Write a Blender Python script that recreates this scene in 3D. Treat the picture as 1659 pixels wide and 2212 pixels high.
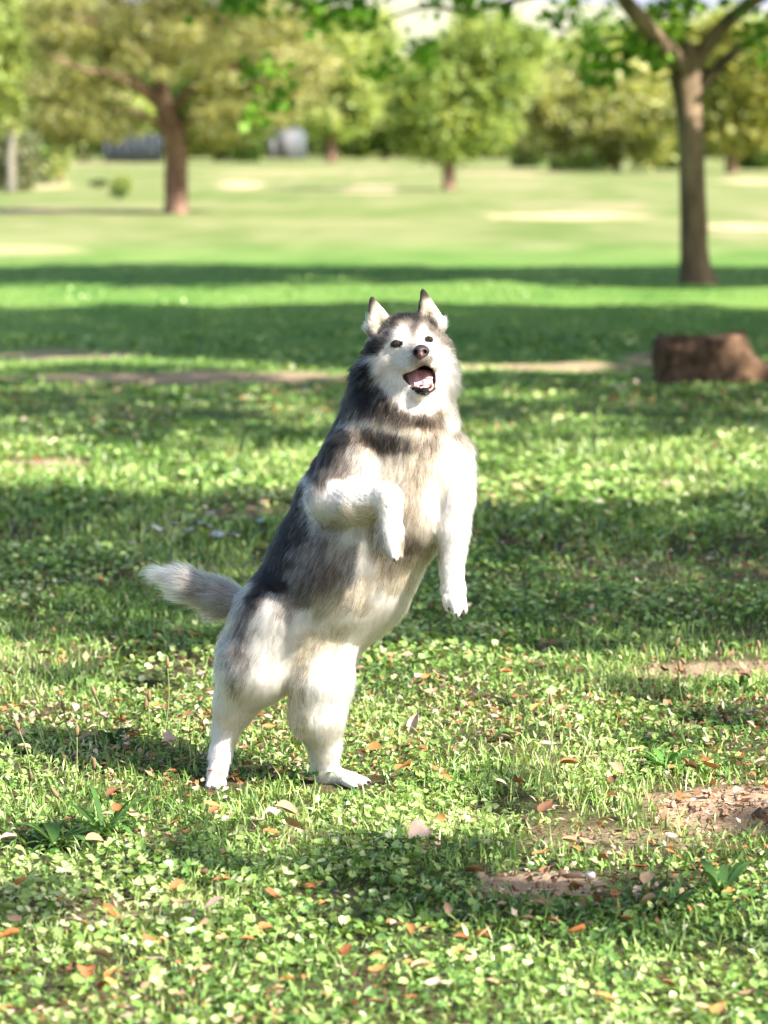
import bpy, math, random
import numpy as np
from mathutils import Vector, Matrix
from mathutils.bvhtree import BVHTree
from mathutils.kdtree import KDTree

for o in list(bpy.data.objects):
    bpy.data.objects.remove(o, do_unlink=True)
scene = bpy.context.scene
COL = scene.collection
random.seed(7)
R = np.random.default_rng(11)

# ------------------------------------------------------------------ camera, sky, sun, exposure
FPX, CX, CY = 8172.0, 829.5, 1106.0        # focal length and centre of the measured picture (1659 x 2212)
HOR, DOGY = 300.0, 9.0
CAMH = 1.547
PITCH = math.atan((CY - HOR) / FPX)
cam_d = bpy.data.cameras.new('camera')
cam_d.sensor_fit = 'HORIZONTAL'
cam_d.sensor_width = 24.0
cam_d.lens = 24.0 * FPX / 1659.0
cam_d.clip_start, cam_d.clip_end = 0.1, 20000.0
cam_d.dof.use_dof = True
cam_d.dof.focus_distance = 8.98
cam_d.dof.aperture_fstop = 4.3
cam_d.dof.aperture_blades = 0
cam = bpy.data.objects.new('camera', cam_d)
COL.objects.link(cam)
cam.location = (0, 0, CAMH)
cam.rotation_euler = (math.pi / 2 - PITCH, 0, 0)
scene.camera = cam

SUN_AZ, SUN_EL = math.radians(34), math.radians(39)   # from the right, turned towards the camera side
SV = np.array([math.cos(SUN_EL) * math.cos(SUN_AZ), -math.cos(SUN_EL) * math.sin(SUN_AZ), math.sin(SUN_EL)])
world = bpy.data.worlds.new('World')
scene.world = world
world.use_nodes = True
wn = world.node_tree
sky = wn.nodes.new('ShaderNodeTexSky')
sky.sky_type = 'NISHITA'
sky.sun_disc = False
sky.sun_elevation = SUN_EL
sky.sun_rotation = math.atan2(SV[0], SV[1])
sky.dust_density = 2.0
wn.links.new(sky.outputs[0], wn.nodes['Background'].inputs['Color'])
wn.nodes['Background'].inputs['Strength'].default_value = 0.09
sl = bpy.data.lights.new('sun', 'SUN')
sl.energy = 5.0
sl.angle = math.radians(0.53)
sl.color = (1.0, 0.93, 0.83)
sun = bpy.data.objects.new('sun', sl)
COL.objects.link(sun)
sun.location = tuple(SV * 60)
sun.rotation_euler = Vector(tuple(SV)).to_track_quat('Z', 'Y').to_euler()

scene.view_settings.view_transform = 'Standard'
scene.view_settings.look = 'None'
scene.view_settings.gamma = 1.0
scene.view_settings.use_curve_mapping = False
scene.view_settings.exposure = 1.58
scene.render.engine = 'CYCLES'
cy = scene.cycles
cy.use_denoising = True
cy.max_bounces = 10
cy.diffuse_bounces = 4
cy.glossy_bounces = 4
cy.transmission_bounces = 8
cy.transparent_max_bounces = 6
cy.sample_clamp_indirect = 6.0
cy.caustics_reflective = False
cy.caustics_refractive = False

# ------------------------------------------------------------------ helpers
SP, CP = math.sin(PITCH), math.cos(PITCH)

def W(u, v, dep=0.0):
    """world point seen at picture position (u, v) at distance DOGY + dep"""
    a, b = (u - CX) / FPX, (CY - v) / FPX
    d = np.array([a, CP + b * SP, -SP + b * CP])
    return np.array([0, 0, CAMH]) + d * ((DOGY + dep) / d[1])

def G(u, v):
    """ground point seen at picture position (u, v)"""
    a, b = (u - CX) / FPX, (CY - v) / FPX
    d = np.array([a, CP + b * SP, -SP + b * CP])
    t = CAMH / -d[2]
    return np.array([d[0] * t, d[1] * t])

def PIX(p):
    p = np.asarray(p, float)
    x, y, z = p[..., 0], p[..., 1], p[..., 2] - CAMH
    f = y * CP - z * SP
    f = np.where(f < 0.05, 0.05, f)
    up = y * SP + z * CP
    return CX + FPX * x / f, CY - FPX * up / f

def hash2(ix, iy, s):
    n = (ix.astype(np.int64) * 374761393 + iy.astype(np.int64) * 668265263 + s * 974634777) & 0x7fffffff
    n = ((n ^ (n >> 13)) * 1274126177) & 0x7fffffff
    return ((n ^ (n >> 16)) & 0xffff) / 65535.0

def vn(x, y, s=0):
    x, y = np.asarray(x, float), np.asarray(y, float)
    ix, iy = np.floor(x), np.floor(y)
    fx, fy = x - ix, y - iy
    fx, fy = fx * fx * (3 - 2 * fx), fy * fy * (3 - 2 * fy)
    a, b = hash2(ix, iy, s), hash2(ix + 1, iy, s)
    c, d = hash2(ix, iy + 1, s), hash2(ix + 1, iy + 1, s)
    return (a + (b - a) * fx) * (1 - fy) + (c + (d - c) * fx) * fy

def fbm(x, y, s=0, n=3):
    t, a, k = 0, 0.5, 0
    for i in range(n):
        t = t + a * vn(np.asarray(x) * 2 ** i, np.asarray(y) * 2 ** i, s + i)
        k += a
        a *= 0.5
    return t / k

def sstep(a, b, x):
    t = np.clip((x - a) / (b - a), 0, 1)
    return t * t * (3 - 2 * t)

def raw_mesh(name, verts, faces, colors=None, smooth=False):
    """faces: int array (n, k), all with k corners; colors: per-vertex rgb"""
    verts = np.asarray(verts, np.float32)
    faces = np.asarray(faces, np.int32)
    me = bpy.data.meshes.new(name)
    me.vertices.add(len(verts))
    me.vertices.foreach_set('co', verts.ravel())
    k = faces.shape[1]
    me.loops.add(faces.size)
    me.loops.foreach_set('vertex_index', faces.ravel())
    me.polygons.add(len(faces))
    me.polygons.foreach_set('loop_start', np.arange(0, faces.size, k, dtype=np.int32))
    if smooth:
        me.polygons.foreach_set('use_smooth', np.ones(len(faces), bool))
    if colors is not None:
        at = me.color_attributes.new('col', 'FLOAT_COLOR', 'POINT')
        c = np.ones((len(verts), 4), np.float32)
        c[:, :3] = colors
        at.data.foreach_set('color', c.ravel())
    me.update(calc_edges=True)
    me.validate()
    return me

def link(name, me, mat, parent=None, **tags):
    o = bpy.data.objects.new(name, me)
    COL.objects.link(o)
    if mat is not None:
        me.materials.append(mat)
    if parent is not None:
        o.parent = parent
        o.matrix_parent_inverse = Matrix.Translation(-parent.location)
    for k, v in tags.items():
        o[k] = v
    return o

def empty(name, loc, **tags):
    o = bpy.data.objects.new(name, None)
    COL.objects.link(o)
    o.location = tuple(float(c) for c in loc)
    o.empty_display_size = 0.1
    for k, v in tags.items():
        o[k] = v
    return o

def join(parts):
    """parts: list of (verts, faces, colors) with equal face size"""
    V, F, C, n = [], [], [], 0
    for v, f, c in parts:
        V.append(v); F.append(f + n); C.append(np.broadcast_to(c, (len(v), 3)))
        n += len(v)
    return np.concatenate(V), np.concatenate(F), np.concatenate(C)

def tube(pts, rad, seg=10, rough=0.0, seed=0, cap=True):
    pts = np.asarray(pts, float)
    n = len(pts)
    rad = np.asarray(rad, float)
    T = np.gradient(pts, axis=0)
    T /= np.linalg.norm(T, axis=1)[:, None] + 1e-9
    ref = np.array([0.0, 1.0, 0.0]) if abs(T[0][1]) < 0.9 else np.array([1.0, 0, 0])
    V = []
    ang = np.arange(seg) * 2 * math.pi / seg
    rg = np.random.default_rng(seed)
    jit = 1 + rough * rg.normal(size=(n, seg))
    a = np.cross(T[0], ref)
    for i in range(n):
        a = a - T[i] * np.dot(a, T[i]); a /= np.linalg.norm(a) + 1e-9
        b = np.cross(T[i], a)
        r = rad[i] * jit[i]
        V.append(pts[i] + (np.cos(ang) * r)[:, None] * a + (np.sin(ang) * r)[:, None] * b)
    V = np.concatenate(V)
    F = []
    j = np.arange(seg)
    for i in range(n - 1):
        F.append(np.stack([i * seg + j, i * seg + (j + 1) % seg, (i + 1) * seg + (j + 1) % seg, (i + 1) * seg + j], 1))
    if cap:
        V = np.concatenate([V, pts[:1], pts[-1:]])
        c0, c1 = n * seg, n * seg + 1
        F.append(np.stack([(j + 1) % seg, j, np.full(seg, c0), np.full(seg, c0)], 1))
        F.append(np.stack([(n - 1) * seg + j, (n - 1) * seg + (j + 1) % seg, np.full(seg, c1), np.full(seg, c1)], 1))
    return V, np.concatenate(F)

def quads_to_tris(F):
    F = np.asarray(F)
    t = np.concatenate([F[:, [0, 1, 2]], F[:, [0, 2, 3]]])
    return t[(t[:, 0] != t[:, 1]) & (t[:, 1] != t[:, 2]) & (t[:, 0] != t[:, 2])]

def spline(pts, n):
    pts = np.asarray(pts, float)
    t = np.linspace(0, len(pts) - 1, n)
    out = []
    for x in t:
        i = min(int(x), len(pts) - 2); f = x - i
        p0, p1, p2, p3 = pts[max(i - 1, 0)], pts[i], pts[i + 1], pts[min(i + 2, len(pts) - 1)]
        out.append(0.5 * ((2 * p1) + (p2 - p0) * f + (2 * p0 - 5 * p1 + 4 * p2 - p3) * f * f + (3 * p1 - p0 - 3 * p2 + p3) * f ** 3))
    return np.array(out)

# ------------------------------------------------------------------ materials
def base_mat(name):
    m = bpy.data.materials.new(name)
    m.use_nodes = True
    nt = m.node_tree
    return m, nt, nt.nodes['Principled BSDF']

def plain(name, col, rough=0.6, spec=0.3, noise=0.0, scale=30.0, bump=0.0, bscale=None):
    m, nt, b = base_mat(name)
    b.inputs['Roughness'].default_value = rough
    b.inputs['Specular IOR Level'].default_value = spec
    b.inputs['Base Color'].default_value = (*col, 1)
    tc = nt.nodes.new('ShaderNodeTexCoord')
    if noise:
        n = nt.nodes.new('ShaderNodeTexNoise'); n.inputs['Scale'].default_value = scale
        n.inputs['Detail'].default_value = 5
        nt.links.new(tc.outputs['Object'], n.inputs['Vector'])
        mx = nt.nodes.new('ShaderNodeMix'); mx.data_type = 'RGBA'
        mx.inputs[6].default_value = (*[c * (1 - noise) for c in col], 1)
        mx.inputs[7].default_value = (*[min(1, c * (1 + noise)) for c in col], 1)
        nt.links.new(n.outputs['Fac'], mx.inputs[0])
        nt.links.new(mx.outputs[2], b.inputs['Base Color'])
    if bump:
        n2 = nt.nodes.new('ShaderNodeTexNoise'); n2.inputs['Scale'].default_value = bscale or scale
        n2.inputs['Detail'].default_value = 6
        nt.links.new(tc.outputs['Object'], n2.inputs['Vector'])
        bp = nt.nodes.new('ShaderNodeBump'); bp.inputs['Strength'].default_value = bump
        bp.inputs['Distance'].default_value = 0.02
        nt.links.new(n2.outputs['Fac'], bp.inputs['Height'])
        nt.links.new(bp.outputs['Normal'], b.inputs['Normal'])
    return m

def leafy(name, trans=0.35, rough=0.5, spec=0.25, tint=(1.25, 1.15, 0.55)):
    """colour from the 'col' attribute, with light coming through the leaf"""
    m, nt, b = base_mat(name)
    at = nt.nodes.new('ShaderNodeAttribute'); at.attribute_name = 'col'
    nt.links.new(at.outputs['Color'], b.inputs['Base Color'])
    b.inputs['Roughness'].default_value = rough
    b.inputs['Specular IOR Level'].default_value = spec
    tr = nt.nodes.new('ShaderNodeBsdfTranslucent')
    vm = nt.nodes.new('ShaderNodeVectorMath'); vm.operation = 'MULTIPLY'
    vm.inputs[1].default_value = tint
    nt.links.new(at.outputs['Color'], vm.inputs[0])
    nt.links.new(vm.outputs[0], tr.inputs['Color'])
    mx = nt.nodes.new('ShaderNodeMixShader'); mx.inputs[0].default_value = trans
    nt.links.new(b.outputs[0], mx.inputs[1]); nt.links.new(tr.outputs[0], mx.inputs[2])
    nt.links.new(mx.outputs[0], nt.nodes['Material Output'].inputs['Surface'])
    return m

def bark(name, dark, light, scale=6.0, stretch=0.25):
    m, nt, b = base_mat(name)
    tc = nt.nodes.new('ShaderNodeTexCoord')
    mp = nt.nodes.new('ShaderNodeMapping'); mp.inputs['Scale'].default_value = (1, 1, stretch)
    n = nt.nodes.new('ShaderNodeTexNoise'); n.inputs['Scale'].default_value = scale; n.inputs['Detail'].default_value = 8
    n.inputs['Roughness'].default_value = 0.65
    nt.links.new(tc.outputs['Object'], mp.inputs[0]); nt.links.new(mp.outputs[0], n.inputs['Vector'])
    cr = nt.nodes.new('ShaderNodeValToRGB')
    cr.color_ramp.elements[0].position, cr.color_ramp.elements[1].position = 0.35, 0.68
    cr.color_ramp.elements[0].color, cr.color_ramp.elements[1].color = (*dark, 1), (*light, 1)
    nt.links.new(n.outputs['Fac'], cr.inputs[0]); nt.links.new(cr.outputs[0], b.inputs['Base Color'])
    bp = nt.nodes.new('ShaderNodeBump'); bp.inputs['Strength'].default_value = 0.7; bp.inputs['Distance'].default_value = 0.03
    nt.links.new(n.outputs['Fac'], bp.inputs['Height']); nt.links.new(bp.outputs[0], b.inputs['Normal'])
    b.inputs['Roughness'].default_value = 0.85
    b.inputs['Specular IOR Level'].default_value = 0.15
    return m

M_LEAF = leafy('tree_leaf', 0.5)
M_GRASS = leafy('grass_blade', 0.30, 0.38, 0.45)
M_WEED = leafy('weed_leaf', 0.22, 0.36, 0.5)
M_PLANT = leafy('plantain_leaf', 0.25, 0.6, 0.2)
M_BARK = bark('grey_brown_bark', (0.075, 0.052, 0.035), (0.27, 0.19, 0.125))
M_PINEBARK = bark('red_brown_bark', (0.11, 0.062, 0.046), (0.40, 0.25, 0.19), 4.0)
M_PALEBARK = bark('pale_bark', (0.09, 0.085, 0.065), (0.25, 0.235, 0.19), 3.0)

# ------------------------------------------------------------------ ground
def gz(x, y):
    near = 1 - sstep(60, 140, y)
    z = 0.05 * (fbm(x * 0.55 + 3, y * 0.55, 21, 2) - 0.5) + 0.03 * (fbm(x * 2.1, y * 2.1, 25, 2) - 0.5)
    d2 = ((x + 0.28) / 0.9) ** 2 + ((y - 9.0) / 0.7) ** 2
    return z * near * (1 - np.exp(-d2))

# bare earth: ellipses (u, v, half width, half height, strength) in measured picture units, turned into ground places
SOIL = [(1600, 1752, 190, 46, 1.0), (1460, 1725, 90, 18, .7), (1180, 1908, 150, 26, 1.0), (1560, 1445, 220, 16, .75), (230, 1980, 120, 22, .8),
        (900, 1835, 60, 16, .5), (700, 1935, 120, 22, .55), (70, 999, 130, 13, .9), (420, 818, 360, 12, .95), (120, 770, 190, 12, .8),
        (1180, 795, 260, 11, .9), (230, 945, 70, 8, .7), (520, 1010, 60, 6, .4), (1280, 1335, 90, 12, .5), (560, 1110, 200, 22, .55),
        (1450, 1240, 250, 40, .35), (1330, 1815, 200, 25, .5), (250, 1700, 160, 12, .3), (1420, 775, 90, 18, .8), (330, 1810, 60, 14, .5),
        (1000, 1770, 90, 14, .45), (620, 1800, 120, 20, .45),
        (1230, 467, 170, 9, 1.0), (1600, 489, 120, 8, 1.0), (800, 409, 75, 8, 1.0), (520, 400, 50, 9, .95), (60, 540, 130, 14, .55),
        (60, 455, 110, 9, .7), (1090, 375, 130, 6, .5), (1620, 392, 70, 8, .8), (100, 403, 60, 5, .8), (600, 375, 200, 8, .35)]

def soil(x, y):
    p = np.stack([x, y, np.zeros_like(x)], -1)
    u, v = PIX(p)
    nz = fbm(x * 2.3, y * 1.1, 31, 3) - 0.5
    nz2 = fbm(x * 9, y * 4, 35, 2) - 0.5
    s = np.zeros_like(x)
    for cu, cv, a, b, k in SOIL:
        d = np.sqrt(((u - cu) / a) ** 2 + ((v - cv) / b) ** 2) + 0.9 * nz + 0.35 * nz2 * (v > 700)
        s = np.maximum(s, k * (1 - sstep(0.65, 1.15, d)))
    return np.where(y < 3, 0, s)

def make_ground():
    ys = [-40.0]
    while ys[-1] < 6000:
        y = ys[-1]
        ys.append(y + (1.5 if y < 4 else 0.05 if y < 13 else 0.11 if y < 36 else 0.025 * (y - 36) + 0.2))
    ys = np.array(ys)
    s = np.linspace(-1, 1, 181)
    s = 0.22 * s + 0.78 * s ** 5
    X = s[None, :] * (np.maximum(ys, 8)[:, None] * 0.7 + 6)
    Y = np.broadcast_to(ys[:, None], X.shape)
    Z = gz(X, Y)
    V = np.stack([X, Y, Z], -1).reshape(-1, 3)
    ny, nx = X.shape
    i = np.arange(ny - 1)[:, None] * nx + np.arange(nx - 1)[None, :]
    F = np.stack([i, i + 1, i + nx + 1, i + nx], -1).reshape(-1, 4)
    sl_ = soil(V[:, 0], V[:, 1])[:, None]
    x, y = V[:, 0], V[:, 1]
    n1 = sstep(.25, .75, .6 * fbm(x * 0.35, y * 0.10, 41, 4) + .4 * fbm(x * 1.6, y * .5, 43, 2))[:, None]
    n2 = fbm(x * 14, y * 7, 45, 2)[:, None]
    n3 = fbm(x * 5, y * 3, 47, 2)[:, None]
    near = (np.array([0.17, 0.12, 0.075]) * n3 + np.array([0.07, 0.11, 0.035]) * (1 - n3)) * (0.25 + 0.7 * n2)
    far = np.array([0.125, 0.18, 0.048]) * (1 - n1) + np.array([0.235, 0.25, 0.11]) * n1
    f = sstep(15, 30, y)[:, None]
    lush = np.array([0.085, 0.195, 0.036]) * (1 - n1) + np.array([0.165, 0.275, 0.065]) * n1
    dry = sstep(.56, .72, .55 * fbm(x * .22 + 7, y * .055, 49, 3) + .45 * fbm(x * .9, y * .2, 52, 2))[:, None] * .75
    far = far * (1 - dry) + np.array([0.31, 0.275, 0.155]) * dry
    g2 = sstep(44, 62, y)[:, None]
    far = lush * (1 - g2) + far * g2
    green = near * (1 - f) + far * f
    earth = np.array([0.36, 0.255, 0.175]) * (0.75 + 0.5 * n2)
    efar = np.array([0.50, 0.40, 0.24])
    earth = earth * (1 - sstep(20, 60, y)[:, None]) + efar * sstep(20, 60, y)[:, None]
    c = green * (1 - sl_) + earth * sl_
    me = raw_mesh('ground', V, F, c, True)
    m, nt, b = base_mat('earth_and_turf')
    at = nt.nodes.new('ShaderNodeAttribute'); at.attribute_name = 'col'
    tc = nt.nodes.new('ShaderNodeTexCoord')
    n = nt.nodes.new('ShaderNodeTexNoise'); n.inputs['Scale'].default_value = 55; n.inputs['Detail'].default_value = 6
    nt.links.new(tc.outputs['Object'], n.inputs['Vector'])
    mr = nt.nodes.new('ShaderNodeMapRange'); mr.inputs[3].default_value = 0.7; mr.inputs[4].default_value = 1.3
    nt.links.new(n.outputs['Fac'], mr.inputs[0])
    vm = nt.nodes.new('ShaderNodeVectorMath'); vm.operation = 'SCALE'
    nt.links.new(at.outputs['Color'], vm.inputs[0]); nt.links.new(mr.outputs[0], vm.inputs['Scale'])
    nt.links.new(vm.outputs[0], b.inputs['Base Color'])
    bp = nt.nodes.new('ShaderNodeBump'); bp.inputs['Strength'].default_value = 0.8; bp.inputs['Distance'].default_value = 0.015
    nt.links.new(n.outputs['Fac'], bp.inputs['Height']); nt.links.new(bp.outputs[0], b.inputs['Normal'])
    b.inputs['Roughness'].default_value = 0.95; b.inputs['Specular IOR Level'].default_value = 0.1
    link('ground', me, m, kind='structure')

make_ground()

def make_hills():
    for nm, y0, h, colr, sd, prof in (('hill', 1300, 58, (0.30, 0.31, 0.22), 3, 900.), ('mountain_ridge', 4200, 215, (0.21, 0.23, 0.29), 9, 2300.)):  # blue-grey of the ridge is distant haze painted into its colour
        xs = np.linspace(-prof, prof, 121)
        rows = np.linspace(0, 1, 24)
        X, Tt = np.meshgrid(xs, rows)
        crest = h * (0.86 + 0.28 * fbm(X / (prof * 0.25), X * 0, sd, 3))
        Z = crest * np.sin(Tt * math.pi / 2) ** 1.2 + 3 * fbm(X / 30, Tt * 20, sd + 3, 3) * Tt * h / 60
        Y = y0 + Tt * h * 5
        V = np.stack([X, Y, Z - 1.0], -1).reshape(-1, 3)
        ny, nx = X.shape
        i = np.arange(ny - 1)[:, None] * nx + np.arange(nx - 1)[None, :]
        F = np.stack([i, i + 1, i + nx + 1, i + nx], -1).reshape(-1, 4)
        n = fbm(V[:, 0] / 60, V[:, 2] / 6, sd + 5, 3)[:, None]
        c = np.array(colr) * (0.75 + 0.5 * n)
        m = leafy(nm + '_slope', 0.0, 0.95, 0.05)
        link(nm, raw_mesh(nm, V, F, c, True), m, kind='structure')

make_hills()

# ------------------------------------------------------------------ where the shade lies (measured picture units)
def shade_want(gx, gy):
    u, v = PIX(np.stack([gx, gy, np.zeros_like(gx)], -1))
    k = np.clip(gy / 12.0, 0.6, 4)
    w = fbm(gx / k * 1.3 + 2, gy * 0.15, 51, 3) - 0.5
    w2 = fbm(gx * 1.9, gy * 1.1, 55, 3)
    vv = v + w * np.clip((v - 300) * 0.16, 8, 130)
    p = np.zeros_like(gx)
    def band(a, b, thr):
        return ((vv > a) & (vv < b) & (w2 > thr)).astype(float)
    p = np.maximum(p, band(577, 617, 0.05))
    p = np.maximum(p, band(667, 783, 0.10))
    p = np.maximum(p, band(800, 962, 0.36))
    p = np.maximum(p, ((v > 775) & (v < 900) & (u > 1330) & (u < 1760)))
    p = np.maximum(p, band(1072, 1395, 0.12))
    p = np.maximum(p, ((vv > 1395) & (vv < 1800) & (fbm(gx * 4.2, gy * 3.0, 59, 3) > .64)))
    w3 = fbm(gx * 4.6 + 5, gy * 3.4, 58, 3)
    p = np.maximum(p, ((vv > 1835) & (vv < 2000) & (u > 640) & (w3 > 0.49)))
    p = np.maximum(p, ((vv > 1800) & (vv < 2010) & (u <= 640) & (w3 > 0.55)))
    lit = (u > -350) & (u < 1050) & (v > 1480) & (v < 1800)
    p = np.where(lit, 0, p)
    p = np.where((v > 2020) | (v < 560), 0, p)
    return p

SH = SV[:2] / SV[2]      # ground shift per metre of height

# ------------------------------------------------------------------ trees
def sun_gap(P, spots, rad):
    """leaves that would stand between the sun and the given spots"""
    hit = np.zeros(len(P), bool)
    for q_ in spots:
        d = P - q_
        s = d @ SV
        hit |= (s > .25) & (np.linalg.norm(d - s[:, None] * SV, axis=1) < rad)
    return hit

def leaf_quads(cen, size, rg, up=0.35, asp=0.62, pend=0.0):
    n = len(cen)
    nrm = rg.normal(size=(n, 3)); nrm[:, 2] = np.abs(nrm[:, 2]) + up
    nrm /= np.linalg.norm(nrm, axis=1)[:, None]
    t = rg.normal(size=(n, 3)); t[:, 2] -= pend
    t -= nrm * (t * nrm).sum(1)[:, None]; t /= np.linalg.norm(t, axis=1)[:, None] + 1e-9
    b = np.cross(nrm, t)
    s = (size * rg.uniform(0.65, 1.35, n))[:, None]
    V = np.stack([cen - t * s * 0.5, cen + b * s * 0.5 * asp - t * s * .05, cen + t * s * 0.55, cen - b * s * 0.5 * asp - t * s * .05], 1)
    V[:, 1] += nrm * s * 0.08; V[:, 3] += nrm * s * 0.08
    F = np.arange(n * 4).reshape(n, 4)
    return V.reshape(-1, 3), F

def clump_points(blobs, nclump, rg, shell=0.55):
    """clump centres spread through ellipsoids (centre, radii)"""
    vol = np.array([b[3] * b[4] * b[5] for b in blobs]) ** 0.8
    pick = rg.choice(len(blobs), nclump, p=vol / vol.sum())
    d = rg.normal(size=(nclump, 3)); d /= np.linalg.norm(d, axis=1)[:, None]
    r = rg.uniform(0, 1, nclump) ** (1 / 3.0)
    r = shell + (1 - shell) * r if shell else r
    B = np.array(blobs)[pick]
    return B[:, :3] + d * r[:, None] * B[:, 3:6]

def crown_mesh(name, cl, per, crad, size, pal, rg, up=0.35, asp=0.62, flat=0.7, keep=None, pend=0.0):
    n = len(cl)
    cc = np.repeat(cl, per, 0)
    off = rg.normal(size=(n * per, 3)) * crad * 0.55
    off[:, 2] *= flat
    P = cc + off
    pal = np.array(pal)
    a = np.repeat(rg.uniform(0, 1, n), per)
    a = np.clip(a + rg.normal(size=n * per) * 0.16, 0, 0.999) * (len(pal) - 1)
    i = a.astype(int); f = (a - i)[:, None]
    c = pal[i] * (1 - f) + pal[i + 1] * f
    c = c * rg.uniform(0.8, 1.2, n * per)[:, None]
    if keep is not None:
        k = keep(P)
        P, c = P[k], c[k]
    V, F = leaf_quads(P, size, rg, up, asp, pend)
    return raw_mesh(name, V, F, np.repeat(c, 4, 0))

def tree(name, label, cat, base, trunk, limbs, cl, per, crad, size, pal, barkm, seed, group=None, part='crown', keep=None, **kw):
    """trunk, limbs: lists of ((points), (radii))"""
    rg = np.random.default_rng(seed)
    r = empty(name, (base[0], base[1], 0), label=label, category=cat)
    if group:
        r['group'] = group
    V, F = tube(spline(trunk[0], 26), np.interp(np.linspace(0, 1, 26), np.linspace(0, 1, len(trunk[1])), trunk[1]), 16, 0.035, seed)
    link('trunk', raw_mesh('trunk', V, quads_to_tris(F), None, True), barkm, r)
    for k, (pts, rad) in enumerate(limbs):
        V, F = tube(spline(pts, 14), np.interp(np.linspace(0, 1, 14), np.linspace(0, 1, len(rad)), rad), 10, 0.05, seed + k)
        link('limb', raw_mesh('limb', V, quads_to_tris(F), None, True), barkm, r)
    link(part, crown_mesh(part, cl, per, crad, size, pal, rg, keep=keep, **kw), M_LEAF, r)
    return r

def T(u, v, y):
    return W(u, v, y - DOGY)

def gd(v):
    return float(G(CX, v)[1])

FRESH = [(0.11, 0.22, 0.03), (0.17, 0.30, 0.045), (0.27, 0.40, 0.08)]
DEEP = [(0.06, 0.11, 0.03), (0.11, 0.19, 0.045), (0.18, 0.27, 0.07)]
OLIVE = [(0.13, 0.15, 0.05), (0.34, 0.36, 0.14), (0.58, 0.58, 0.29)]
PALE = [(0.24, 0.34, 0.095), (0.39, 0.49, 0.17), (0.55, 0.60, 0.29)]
KHAKI = [(0.15, 0.21, 0.065), (0.32, 0.40, 0.145), (0.52, 0.57, 0.27)]

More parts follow.
